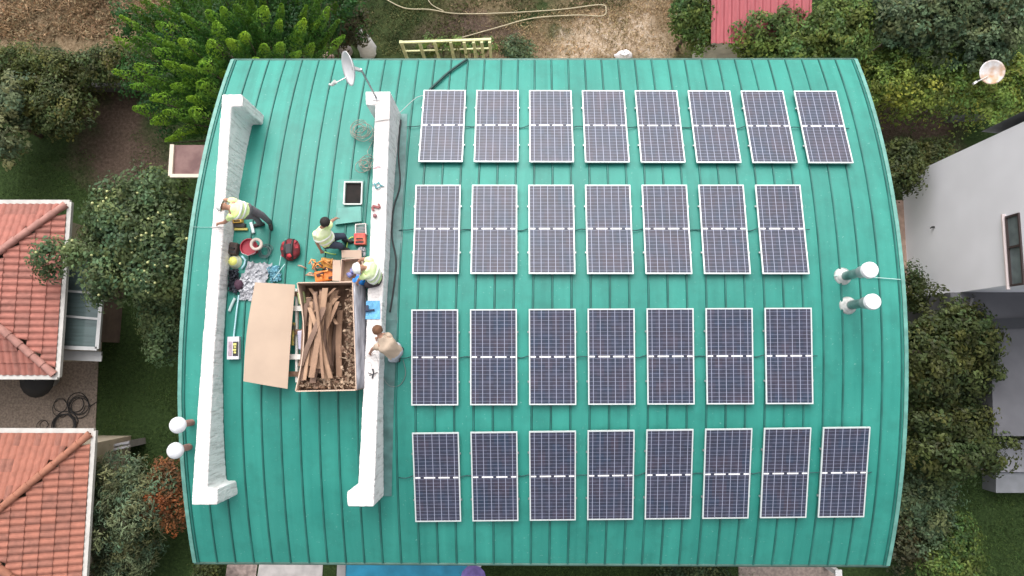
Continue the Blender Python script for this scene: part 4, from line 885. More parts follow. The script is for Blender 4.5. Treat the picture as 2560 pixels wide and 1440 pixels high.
def lbl(b, nm, mt, label, cat, group=None, smooth=False, bev=0):
    o = b.build(nm, mt, smooth=smooth)
    if bev: bevel(o, bev)
    return tag(o, label, cat, group)
# --- large carton with cardboard scraps
CB = mat('cardboard', (.46, .33, .235), .85, var=.15, vscale=4)
CBL = mat('pale_cardboard', (.62, .46, .36), .85, var=.10, vscale=2)
CBD = mat('dark_cardboard', (.22, .13, .085), .9, var=.5, vscale=8)
zb = .62
TLc, TRc, BRc, BLc = at(744, 708, zb), at(880, 706, zb), at(889, 974, zb), at(740, 977, zb)
crate = thing('carton', ((TLc.x+TRc.x)/2, (TLc.y+BLc.y)/2, roofz(TLc.y/2+BLc.y/2)), 'long open pallet carton heaped with torn cardboard beside the right parapet', 'carton')
def wall_seg(b, p, q, th=.022, z1=zb, bulge=Vector((0, 0, 0))):
    n_ = 8; vs_ = []
    d = (q-p); d.z = 0; s_ = Vector((-d.y, d.x, 0)).normalized()*th
    for i in range(n_+1):
        t_ = i/n_; c = p.lerp(q, t_)+bulge*math.sin(PI*t_); 
        vs_ += [(c.x, c.y, z1), (c.x+s_.x, c.y+s_.y, z1), (c.x+s_.x-bulge.x*.8*math.sin(PI*t_), c.y+s_.y, roofz(c.y)+.0), (c.x-bulge.x*.8*math.sin(PI*t_), c.y, roofz(c.y)+.0)]
    b.add(vs_, [(4*i+k, 4*i+(k+1) % 4, 4*i+4+(k+1) % 4, 4*i+4+k) for i in range(n_) for k in range(4)]+[(0, 1, 2, 3), tuple(range(4*n_, 4*n_+4))])
for p, q, bu in ((TLc, TRc, Vector((0, 0, 0))), (TRc, BRc, Vector((0, 0, 0))), (BRc, BLc, Vector((0, 0, 0))), (BLc, TLc, Vector((.16, 0, 0)))):
    b = MB(); wall_seg(b, p, q, bulge=bu); b.build('side', CBL, crate)
b = MB(); vs_ = []
for i in range(13):
    l_, r_ = TLc.lerp(BLc, i/12), TRc.lerp(BRc, i/12); z_ = roofz(l_.y)+.05; vs_ += [(l_.x, l_.y, z_), (r_.x, r_.y, z_), (r_.x, r_.y, z_+.02), (l_.x, l_.y, z_+.02)]
b.add(vs_, [(4*i+k, 4*i+(k+1) % 4, 4*i+4+(k+1) % 4, 4*i+4+k) for i in range(12) for k in range(4)]); b.build('base', CBD, crate)
b = MB()       # silver lined flap folded out to the right
fa, fb = TRc+Vector((.024, .0, 0)), BRc+Vector((.024, 0, 0)); fc = fb+Vector((.19, .05, -.26)); fd = fa+Vector((.22, -.05, -.26))
vs_ = []
for i in range(9):
    t_ = i/8; p, q = fa.lerp(fb, t_), fd.lerp(fc, t_)
    for s_ in range(5): vs_.append(p.lerp(q, s_/4)+Vector((0, 0, .07*math.sin(PI*s_/4)+.01*math.sin(t_*14+s_))))
b.add(vs_, [(i*5+k, i*5+k+1, (i+1)*5+k+1, (i+1)*5+k) for i in range(8) for k in range(4)])
o = b.build('flap', mat('silver_liner', (.36, .36, .40), .4, metal=.3, var=.45, vscale=5, stretch=(8, .6, 1)), crate, smooth=True); md = o.modifiers.new('t', 'SOLIDIFY'); md.thickness = .01
# long strips
rr = random.Random(21); x0_, x1_ = TLc.x+.18, BRc.x-.08
SM = [mat('strip_a', (.36, .22, .145), .85, var=.25, vscale=5), mat('strip_b', (.24, .15, .11), .85, var=.3, vscale=5), mat('strip_c', (.46, .29, .19), .85, var=.2, vscale=5)]
for k in range(46):
    ytop = TLc.y-.08-rr.uniform(0, .5); ybot = BLc.y+.10+rr.uniform(0, .45); u = rr.random()
    xt = x0_+.0+.68*u; xb_ = x0_-.08+.80*rr.uniform(max(0, .9-u-.35), min(1, 1.15-u+.1)) if k % 2 else x0_-.05+.62*u*rr.uniform(.6, 1.2)
    if k % 4 == 3: ybot = (ytop+ybot)/2-rr.uniform(-.3, .5)
    z_ = .12+.011*k+rr.uniform(0, .04); wd = rr.uniform(.07, .15)
    b = MB(); vs_ = []; n_ = 8; ph = rr.uniform(0, 6)
    for i in range(n_+1):
        t_ = i/n_; x = xt+(xb_-xt)*t_+.03*math.sin(t_*4+ph); y = ytop+(ybot-ytop)*t_; zz = z_+.05*math.sin(t_*3+ph)
        for dx, dz in ((-wd/2, 0), (wd*.3, .012), (wd/2, .05), (wd/2+.004, .044), (wd*.3+.003, .004), (-wd/2, -.006)): vs_.append((x+dx, y, zz+dz))
    b.add(vs_, [(6*i+k_, 6*i+(k_+1) % 6, 6*i+6+(k_+1) % 6, 6*i+6+k_) for i in range(n_) for k_ in range(6)]+[(0, 1, 2, 3, 4, 5), tuple(range(6*n_, 6*n_+6))])
    lbl(b, 'cardboard_strip', SM[k % 3], 'long brown folded cardboard strip lying in the open pallet carton', 'cardboard strip', 'cardboard strips in the carton')
b = MB(); b2 = MB()
for k in range(700):
    x = BRc.x-.06-abs(rr.gauss(0, .12)) if k < 430 else rr.uniform(x0_-.1, BRc.x-.08); x = min(BRc.x-.05, max(TLc.x+.1, x)); y = rr.uniform(BLc.y+.06, TLc.y-.08) if k < 430 else BLc.y+.06+abs(rr.gauss(0, .10))
    if x < x0_ and y > BLc.y+.5: continue
    (b if k % 5 < 3 else b2).box((x, y, .26+rr.uniform(0, .28)), (rr.uniform(.02, .06), rr.uniform(.04, .12), rr.uniform(.004, .02)), rr.uniform(0, 3), rr.uniform(-1.2, 1.2), rr.uniform(-1.2, 1.2))
b.cur = 1; b.add(b2.v, b2.f)
tag(b.build('cardboard_scraps', [mat('scrap_pale', (.46, .33, .23), .85, var=.45, vscale=6), CBD]), 'torn bits of cardboard heaped in the open pallet carton', 'cardboard scraps', kind='stuff')
# lid of the carton on a pallet
plt = thing('pallet', tuple(rp(690, 830, .0)), 'pallet with white slats under the big pale cardboard sheet', 'pallet')
WT = mat('white_batten', (.76, .74, .70), .7, var=.1)
for yy in (735, 771, 830, 892, 935):
    a, c = rp(640, yy, .16), rp(775, yy, .16); b = MB(); b.bar(a, c, .115, .03); b.build('slat', WT if yy in (771, 892) else CBD, plt)
for xx in (655, 700, 743):
    a, c = rp(xx, 722, .08), rp(xx, 955, .08); b = MB(); b.bar(a, c, .07 if xx != 743 else .05, .12); b.build('runner', WT if xx == 743 else CBD, plt)
sq = [at(638, 706, .42), at(738, 712, .30), at(719, 972, .30), at(609, 953, .42)]
b = MB()
def shf(u, v_):
    top = sq[0].lerp(sq[1], u); bot = sq[3].lerp(sq[2], u); p = top.lerp(bot, v_); p = p.copy(); p.z += .05*math.sin(PI*v_)*(1-u*.4)+.02*math.sin(PI*u); p.x -= .03*math.sin(PI*v_)*(1-u)
    return p
b.grid(shf, 24, 30); o = lbl(b, 'cardboard_sheet', mat('sheet_cardboard', (.50, .375, .285), .8, var=.10, vscale=1.5), 'large bowed pale cardboard sheet lying on the pallet left of the open carton', 'cardboard sheet'); md = o.modifiers.new('t', 'SOLIDIFY'); md.thickness = .015
b = MB(); b.box(rp(755, 745, .26), (.16, .28, .10), .2); lbl(b, 'soft_bag', mat('yellowgreen_bag', (.42, .48, .22), .8, var=.3, vscale=8), 'pale green bag squeezed between sheet and carton', 'bag', bev=.03)
b = MB(); b.box(rp(752, 850, .24), (.12, .42, .08), .1); lbl(b, 'film_roll', mat('lilac_film', (.48, .46, .58), .4, var=.3), 'lilac grey film bundle between sheet and carton', 'film', bev=.03)
b = MB(); b.box(rp(734, 835, .20), (.05, .5, .07), 0); lbl(b, 'spirit_level', mat('black_yellow', (.03, .03, .03), .5, col2=(.45, .36, .06), vscale=9), 'black and yellow bar lying on the pallet slats', 'spirit level')
# --- small carton with blue rags
zc_ = .22
sc_ = thing('carton', tuple(rp(880, 675, 0)), 'small open cardboard carton full of blue rags above the big carton', 'carton')
s4 = [at(854, 648, zc_+.05), at(905, 645, zc_+.05), at(908, 702, zc_+.05), at(850, 705, zc_+.05)]
b = MB()
for i in range(4): b.bar(s4[i]-Vector((0, 0, .12)), s4[(i+1) % 4]-Vector((0, 0, .12)), .02, .26)
b.build('side', CBL, sc_)
for p, q, dx, dy in ((s4[0], s4[1], 0, .10), (s4[3], s4[0], -.09, 0)):
    b = MB(); c = (p+q)/2+Vector((dx, dy, .01)); b.box(c+Vector((0, 0, .02)), (abs(dx)*1.6+(.44 if dy else .02), abs(dy)*1.5+(.46 if dx else .02), .012), 0, .3 if dy else 0, .3 if dx else 0); b.build('flap', CBL, sc_)
b = MB(); b.prism([(p.x, p.y) for p in s4], lambda p: roofz(p[1])+.01, lambda p: roofz(p[1])+.05); b.build('base', CB, sc_)
b = MB(); rr = random.Random(2)
for k in range(7): p = at(886+rr.uniform(-14, 12), 678+rr.uniform(-14, 14), .14); b.blob(p, rr.uniform(.05, .08), 9, 6, .3, k, (1, 1, .7))
lbl(b, 'rags', mat('blue_rags', (.10, .22, .60), .8, col2=(.35, .28, .45), vscale=9), 'crumpled blue and mauve rags in the small carton', 'rags', smooth=True)
# --- orange harness bag
oc = thing('tool_case', tuple(rp(812, 676, 0)), 'open orange tool case with black slots above the big carton', 'tool case')
ORA, ORB = mat('orange_plastic', (.80, .22, .03), .5, var=.25, vscale=5), mat('amber_plastic', (.80, .40, .08), .5, var=.3, vscale=5)
c = rp(812, 690, .10); b = MB(); b.box(c, (.42, .24, .18), .15); bevel(b.build('body', ORA, oc), .03)
c2 = rp(822, 660, .12); b = MB(); b.box(c2, (.36, .24, .12), -.2, .25); bevel(b.build('lid', ORB, oc), .03)
for px, py, w_, a_ in ((795, 662, .2, -.25), (822, 673, .2, -.3), (800, 686, .16, .4), (828, 694, .12, .1)):
    b = MB(); b.box(rp(px, py, .21), (w_, .055, .04), a_); b.build('slot', mat('maroon_black', (.05, .012, .01), .6), oc)
rr = random.Random(9)
b = MB()
for k in range(12):
    a = rp(778+rr.uniform(0, 55), 650+rr.uniform(0, 46), .22); b.tube([a, a+Vector((rr.uniform(-.1, .1), rr.uniform(-.08, .08), .05)), a+Vector((rr.uniform(-.16, .16), rr.uniform(-.1, .1), -.01))], .017, 6)
lbl(b, 'harness', mat('orange_webbing', (.85, .30, .05), .7, col2=(.80, .48, .20), vscale=9), 'tangled orange safety harness thrown over the orange tool case', 'harness', smooth=True)
b = MB()
for k in range(7):
    a = rp(772+rr.uniform(-8, 22), 655+rr.uniform(-10, 32), .05); b.tube([a, a+Vector((rr.uniform(-.15, .15), rr.uniform(-.1, .1), .06)), a+Vector((rr.uniform(-.2, .25), rr.uniform(-.12, .12), .01))], .018, 6)
lbl(b, 'strap', mat('peach_strap', (.66, .42, .30), .7, var=.4, vscale=7), 'pale orange webbing straps spilling left of the orange tool case', 'straps', smooth=True)
rtube('cord', 'bright yellow-green cord bent on the roof right of the crouching worker', 'cord', [(866, 628), (868, 610), (873, 597), (884, 592)], .04, .016, mat('lime_cord', (.40, .62, .12), .6))
rtube('cord', 'short yellow-green cord above the orange tool case', 'cord', [(812, 630), (825, 634), (840, 636)], .05, .014, mat('lime_cord', (.40, .62, .12), .6))
# --- red things
bk = thing('bucket', tuple(rp(633, 622, 0)), 'red bucket near the left parapet with a roll of tape on top', 'bucket')
p = rp(633, 622, 0); RD = mat('red_plastic', (.42, .025, .05), .45, var=.2)
b = MB(); b.lathe((p.x, p.y, p.z-.01), [(.14, 0), (.185, .26), (.195, .26), (.195, .28), (.178, .28), (.17, .22), (.02, .21)], 24); o = b.build('shell', RD, bk, smooth=True); sharp(o)
b = MB(); b.tube([(p.x-.19, p.y, p.z+.24), (p.x-.15, p.y-.14, p.z+.27), (p.x, p.y-.2, p.z+.28), (p.x+.15, p.y-.14, p.z+.27), (p.x+.19, p.y, p.z+.24)], .008, 6); b.build('handle', GAL, bk)
p2 = rp(642, 611, .30); b = MB(); b.lathe(p2, [(.085, 0), (.14, 0), (.14, .05), (.125, .06), (.10, .06), (.085, .05), (.085, 0)], 26, cap=False); o = lbl(b, 'tape_roll', mat('cream_tape', (.66, .55, .48), .6), 'cream ring of tape resting on the red bucket', 'tape roll', smooth=True); sharp(o)
bgp = rp(731, 626, 0); tb = thing('tool_bag', tuple(bgp), 'rounded red and black tool bag in the middle of the roof deck', 'tool bag')
b = MB(); b.blob((bgp.x, bgp.y, bgp.z+.12), .23, 14, 9, .10, 1, (1, 1.08, .55)); o = b.build('body', mat('dark_fabric', (.06, .015, .018), .8, col2=(.22, .02, .03), vscale=6), tb, smooth=True)
for dx, sc in ((-.09, .8), (.07, .9)):
    b = MB(); b.tube([(bgp.x+dx, bgp.y+.25*math.cos(a)*sc, bgp.z+.12+.15*math.sin(a)) for a in [PI*i/10 for i in range(11)]], .024, 7); b.build('strap', BLK, tb, smooth=True)
b = MB(); b.box((bgp.x-.01, bgp.y, bgp.z+.245), (.14, .22, .06), .2); bevel(b.build('pocket', mat('charcoal_fabric', (.05, .05, .055), .8), tb), .015)
b = MB(); b.lathe((bgp.x+.02, bgp.y-.14, bgp.z+.22), [(.06, 0), (.06, .03), (.02, .04)], 14); b.build('badge', mat('bright_red', (.5, .03, .04), .5), tb, smooth=True)
for k in range(9):
    a = k*.7+.3; q_ = .15+.03*(k % 2); b = MB(); b.box((bgp.x+q_*math.cos(a), bgp.y+q_*math.sin(a), bgp.z+.19-.02*(k % 3)), (.085+.02*(k % 3), .07, .06), a, 0, .5); bevel(b.build('side_pocket', mat('red_pocket', (.42, .03, .045), .7, var=.5, vscale=12), tb), .012)
# --- plastic sheeting (crumpled) and blue film
def crumple(label, pix, h0, amp, mt, seed, nm='plastic_sheet', cat='plastic sheet'):
    q = [rp(x, y, h0) for x, y in pix]; rng = random.Random(seed); nu, nv = 16, 16; g = [[rng.uniform(0, amp) for _ in range(nv+1)] for _ in range(nu+1)]
    ed = [[(rng.uniform(-.03, .03), rng.uniform(-.03, .03)) for _ in range(nv+1)] for _ in range(nu+1)]
    b = MB(); vs_ = []
    for i in range(nu+1):
        for j in range(nv+1):
            p = q[0].lerp(q[1], i/nu).lerp(q[3].lerp(q[2], i/nu), j/nv); vs_.append((p.x+ed[i][j][0], p.y+ed[i][j][1], p.z+g[i][j]))
    b.add(vs_, [(i*(nv+1)+j, (i+1)*(nv+1)+j, (i+1)*(nv+1)+j+1, i*(nv+1)+j+1) for i in range(nu) for j in range(nv)])
    o = lbl(b, nm, mt, label, cat); md = o.modifiers.new('t', 'SOLIDIFY'); md.thickness = .003; return o
FILM = mat('clear_film', (.80, .80, .84), .4, var=.22, vscale=16, alpha=.78, detail=8, sub=.3)
crumple('crumpled clear plastic sheeting beside the left parapet', [(622, 655), (682, 660), (655, 738), (592, 728)], .03, .09, FILM, 3)
crumple('small torn end of clear sheeting near the corner of the cardboard sheet', [(600, 715), (640, 725), (632, 752), (600, 748)], .02, .05, FILM, 4)
crumple('light blue film scrap right of the clear sheeting', [(670, 668), (700, 664), (704, 700), (680, 706)], .02, .09, mat('blue_film', (.25, .55, .68), .3, var=.3, vscale=9, alpha=.8), 5)
rtube('rod', 'thin pale blue rod lying towards the red tool bag', 'rod', [(683, 698), (697, 680), (712, 660)], .10, .009, mat('pale_blue_rod', (.50, .72, .75), .5))
rtube('rod', 'thin pale green rod leaning near the red tool bag', 'rod', [(698, 664), (701, 648), (703, 636)], .08, .008, mat('pale_blue_rod', (.50, .72, .75), .5))
# --- along the left parapet
def case(label, px, py, d, rz, mt, h=0, nm='tool_case', cat='tool case', bev=.015, hm=None):
    p = rp(px, py, h); t = thing(nm, (p.x, p.y, p.z), label, cat)
    b = MB(); b.box((p.x, p.y, p.z+d[2]/2), d, rz); bevel(b.build('body', mt, t), bev)
    b = MB(); a = Vector((math.cos(rz), math.sin(rz), 0))*d[0]*.25; c = Vector((p.x, p.y, p.z+d[2])); b.tube([c-a, c-a+Vector((0, 0, .04)), c+a+Vector((0, 0, .04)), c+a], .012, 6); b.build('handle', hm or BLK, t)
    b = MB(); n_ = Vector((-math.sin(rz), math.cos(rz), 0)); b.box(c+n_*(-d[1]*.28), (d[0]*.7, d[1]*.16, .012), rz); b.build('latch', hm or BLK, t)
    return t
YL = mat('amber_case', (.72, .42, .07), .5, var=.2); 
case('amber and black tool case under the worker at the left parapet', 599, 551, (.20, .17, .16), .05, YL)
b = MB(); b.box(rp(600, 564, .05), (.26, .10, .10), 0); lbl(b, 'tool_tray', mat('black_tray', (.02, .02, .018), .6), 'black tray just below the amber tool case', 'tray', bev=.01)
b = MB(); b.box(rp(603, 573, .04), (.30, .05, .05), 0).box(rp(590, 573, .047), (.05, .056, .052), 0); lbl(b, 'spirit_level', mat('yellow_level', (.60, .50, .12), .5, var=.2), 'yellow spirit level lying against the left parapet', 'spirit level')
rtube('tube', 'short white cylinder tube lying below the worker at the left parapet', 'tube', [(627, 557), (631, 570), (634, 583)], .05, .036, mat('white_tube', (.66, .76, .78), .4), n_=10)
case('dark brown bag with a yellow base against the left parapet', 590, 624, (.20, .28, .2), -.15, mat('brown_bag', (.10, .07, .06), .8, var=.5, vscale=8), nm='tool_bag', cat='tool bag', bev=.04)
p = rp(588, 655, 0); hl = thing('helmet', tuple(p), 'yellow topped white helmet lying against the left parapet', 'helmet')
b = MB(); b.lathe((p.x, p.y, p.z), [(.16, 0), (.16, .02), (.13, .03), (.125, .10), (.10, .14)], 20, cap=False); b.build('brim', mat('cream_plastic', (.70, .74, .55), .5), hl, smooth=True)
b = MB(); b.lathe((p.x, p.y, p.z+.13), [(.105, 0), (.08, .04), (.04, .055), (.005, .06)], 20, cap=False); b.build('dome', mat('yellow_plastic', (.72, .72, .18), .5), hl, smooth=True)
b = MB(); b.tube([rp(604, 640, .05), rp(614, 650, .06), rp(611, 662, .05), rp(604, 672, .04)], .025, 7); lbl(b, 'glove', mat('sky_glove', (.42, .68, .76), .7), 'light blue glove right of the yellow topped helmet', 'glove', smooth=True)
crumple('dark crumpled jacket against the left parapet', [(575, 672), (600, 676), (596, 735), (575, 730)], .04, .12, mat('dark_jacket', (.03, .035, .05), .9, var=.5), 8, 'jacket', 'jacket')
b = MB(); b.blob(rp(597, 712, .10), .10, 12, 8, .12, 3, (1, 1.2, .7)); lbl(b, 'pouch', mat('plum_pouch', (.06, .025, .045), .8), 'dark plum pouch on the dark jacket', 'pouch', smooth=True)
rtube('water_bottle', 'clear pale bottle lying by the left parapet below the jacket', 'bottle', [(573, 778), (578, 765), (584, 752), (588, 746)], .05, .032, mat('pale_bottle', (.60, .72, .72), .2, alpha=.8), n_=10)
rtube('pole', 'long pale blue pole lying along the left parapet', 'pole', [(597, 738), (592, 775), (588, 810), (584, 845)], .06, .018, mat('pale_blue_pole', (.45, .68, .74), .4), n_=8)
# printed box with yellow picture
p = rp(588, 870, 0); bx = thing('tile_box', tuple(p), 'white box with a black and yellow picture below the pale blue pole', 'box')
b = MB(); b.box((p.x, p.y, p.z+.06), (.26, .50, .12), .02); b.build('box_body', mat('white_carton', (.68, .66, .72), .6, var=.1), bx)
b = MB(); b.box((p.x+.06, p.y-.02, p.z+.122), (.12, .32, .006), .02); b.build('picture', mat('black_print', (.02, .02, .02), .4), bx)
b = MB()
for k, (dx, dy, w_, h_) in enumerate(((.04, .08, .07, .05), (.045, .02, .05, .03), (.04, -.04, .07, .04), (.05, -.10, .05, .04))): b.box((p.x+dx, p.y+dy, p.z+.127), (w_, h_, .006), .02)
b.build('print', mat('yellow_print', (.70, .66, .18), .4), bx)
b = MB(); b.box((p.x-.06, p.y-.02, p.z+.122), (.08, .32, .006), .02); b.build('stripe', mat('mauve_print', (.48, .36, .44), .4, var=.4, vscale=20), bx)
# --- right side deck
bs = thing('wire_basket', tuple(rp(901, 572, 0)), 'grey wire basket at the foot of the right parapet near the hatch', 'basket')
q = [rp(889, 561, .14), rp(914, 559, .14), rp(915, 585, .14), rp(889, 586, .14)]; b = MB()
for i in range(4): b.bar(q[i], q[(i+1) % 4], .022, .022).bar(q[i], q[i]-Vector((0, 0, .14)), .02, .02)
b.build('rim', mat('basket_rim', (.58, .52, .50), .5), bs)
b = MB()
for t_ in (.15, .3, .45, .6, .75, .9): b.bar(q[0].lerp(q[3], t_)-Vector((0, 0, .05)), q[1].lerp(q[2], t_)-Vector((0, 0, .05)), .02, .012)
b.build('mesh', mat('basket_grey', (.26, .24, .25), .5, metal=.4), bs)
case('orange and red crate at the foot of the right parapet', 903, 600, (.26, .26, .16), .03, mat('orange_red', (.60, .20, .10), .6, col2=(.60, .06, .07), vscale=7), nm='crate', cat='crate')
b = MB(); rr = random.Random(4)
for k in range(14): b.box(rp(905+rr.uniform(-10, 8), 632+rr.uniform(-12, 14), .03+.012*k), (rr.uniform(.03, .1), rr.uniform(.02, .06), .02), rr.uniform(0, 3), rr.uniform(-.4, .4))
tag(b.build('metal_brackets', mat('bracket_grey', (.34, .33, .35), .4, metal=.5, var=.5, vscale=10)), 'jumble of small metal brackets below the orange and red crate', 'brackets', kind='stuff')
# --- on the right parapet top
zp = ZR+.008
def onp(px, py, h=0): return at(px, py, zp+h)
b = MB(); q = [onp(916, 752), onp(950, 752), onp(951, 798), onp(914, 798)]; vs_ = []
for i in range(9):
    for j in range(9): p = q[0].lerp(q[1], i/8).lerp(q[3].lerp(q[2], i/8), j/8); vs_.append((p.x, p.y, p.z+.012+.010*math.sin(i*2.1+j)))
b.add(vs_, [(i*9+j, (i+1)*9+j, (i+1)*9+j+1, i*9+j+1) for i in range(8) for j in range(8)]); o = lbl(b, 'blue_cloth', mat('sky_blue_cloth', (.18, .50, .80), .8, var=.35, vscale=5), 'sky blue cloth spread on the right parapet with a black tool on it', 'cloth'); md = o.modifiers.new('t', 'SOLIDIFY'); md.thickness = .004; md.offset = 1
b = MB(); b.tube([onp(913, 777, .05), onp(936, 775, .05)], [.028, .022], 8).box(onp(918, 770, .05), (.05, .12, .05), 0); lbl(b, 'drill', mat('navy_tool', (.02, .03, .07), .5), 'black hand drill lying on the sky blue cloth', 'drill', smooth=False)
b = MB()
for a_, c_ in (((930, 462), (946, 457)), ((938, 470), (955, 463)), ((945, 455), (960, 466)), ((936, 458), (944, 472))): b.tube([onp(*a_, .015), onp((a_[0]+c_[0])/2, (a_[1]+c_[1])/2+3, .03), onp(*c_, .015)], .014, 6)
lbl(b, 'rope_scrap', mat('teal_cord', (.08, .30, .33), .7), 'knotted teal cord on the right parapet level with the hatch', 'cord', smooth=True)
b = MB(); b.box(onp(940, 517, .02), (.16, .05, .04), -.3).box(onp(932, 522, .02), (.05, .09, .04), .3).box(onp(948, 514, .02), (.04, .1, .035), .4); lbl(b, 'clamp', mat('dark_red_clamp', (.34, .10, .10), .6, var=.3), 'dark red clamp on the right parapet just below the teal cord', 'clamp', bev=.008)
b = MB(); b.lathe(onp(938, 540), [(.04, 0), (.045, .05), (.02, .07)], 12); lbl(b, 'small_cup', mat('mauve_cup', (.30, .13, .14), .6), 'small mauve cup on the right parapet below the red clamp', 'cup', smooth=True)
b = MB(); b.tube([onp(934, 421, .01), onp(943, 417, .015), onp(951, 417, .01)], .008, 6); lbl(b, 'ribbon', mat('pink_ribbon', (.60, .20, .28), .7), 'short pink ribbon on the right parapet above the teal cord', 'ribbon')
b = MB(); b.tube([onp(932, 922, .02), onp(934, 934, .03), onp(930, 946, .015)], .015, 6).tube([onp(920, 932, .01), onp(934, 936, .03), onp(944, 930, .01)], .008, 5).tube([onp(922, 938, .01), onp(932, 936, .03)], .008, 5); lbl(b, 'pliers', mat('black_steel', (.03, .03, .035), .4), 'black pliers on the right parapet below the beige shirted man', 'pliers')
b = MB()
for a_, c_ in (((910, 893), (950, 880)), ((916, 900), (930, 925)), ((922, 880), (946, 905))): b.tube([onp(*a_, .01), onp((a_[0]+c_[0])/2+4, (a_[1]+c_[1])/2-6, .05), onp(*c_, .01)], .005, 5)
lbl(b, 'wire_offcuts', mat('grey_wire', (.40, .38, .38), .5), 'thin grey wire offcuts on the right parapet beside the beige shirted man', 'wire')
p = rp(899, 703, .46); hl = thing('helmet', (p.x, p.y, p.z-.0), 'bright blue safety helmet held at the corner of the big carton', 'helmet')
b = MB(); b.lathe(p, [(.125, 0), (.125, .015), (.11, .02), (.105, .06), (.085, .105), (.045, .13), (.005, .137)], 20, cap=False); b.build('dome', mat('bright_blue_plastic', (.02, .24, .72), .4, var=.1), hl, smooth=True)
b = MB(); b.box(p+Vector((-.11, 0, .008)), (.09, .12, .014)); bevel(b.build('peak', mat('bright_blue_plastic', (.02, .24, .72), .4), hl), .005)
# ================================================================== PEOPLE
def skin_mesh(name, verts, edges, radii, mt, parent, sub=2, root=0):
    me = bpy.data.meshes.new(name+'_cage'); me.from_pydata([tuple(v) for v in verts], edges, [])
    o = bpy.data.objects.new(name+'_cage', me); COL.objects.link(o)
    md = o.modifiers.new('skin', 'SKIN'); md.use_smooth_shade = True; md.branch_smoothing = .5
    if not me.skin_vertices: me.skin_vertices.new()
    for i, r_ in enumerate(radii):
        sv = me.skin_vertices[0].data[i]; sv.radius = r_ if isinstance(r_, tuple) else (r_, r_); sv.use_root = (i == root)
    s = o.modifiers.new('sub', 'SUBSURF'); s.levels = sub; s.render_levels = sub
    dg = bpy.context.evaluated_depsgraph_get(); me2 = bpy.data.meshes.new_from_object(o.evaluated_get(dg)); me2.name = name
    bpy.data.objects.remove(o); r_ = bpy.data.objects.new(name, me2); COL.objects.link(r_); me2.materials.clear(); me2.materials.append(mt)
    me2.polygons.foreach_set('use_smooth', [True]*len(me2.polygons))
    off = Vector(parent.location); me2.transform(Matrix.Translation(-off)); r_.parent = parent
    return r_
def ringloft(rings, n=18):
    """rings: (centre, side axis, front axis, rx, ry)"""
    b = MB(); vs_ = []
    for c, s_, f_, rx, ry in rings:
        for k in range(n):
            a = 2*PI*k/n; ca, sa = math.cos(a), math.sin(a); e = .85
            vs_.append(Vector(c)+s_*(rx*math.copysign(abs(ca)**e, ca))+f_*(ry*math.copysign(abs(sa)**e, sa)))
    m_ = len(rings); b.add(vs_, [(i*n+k, i*n+(k+1) % n, (i+1)*n+(k+1) % n, (i+1)*n+k) for i in range(m_-1) for k in range(n)]+[tuple(range(n-1, -1, -1)), tuple(range((m_-1)*n, m_*n))])
    return b
SKIN = mat('skin', (.42, .22, .15), .55, var=.12, vscale=9)
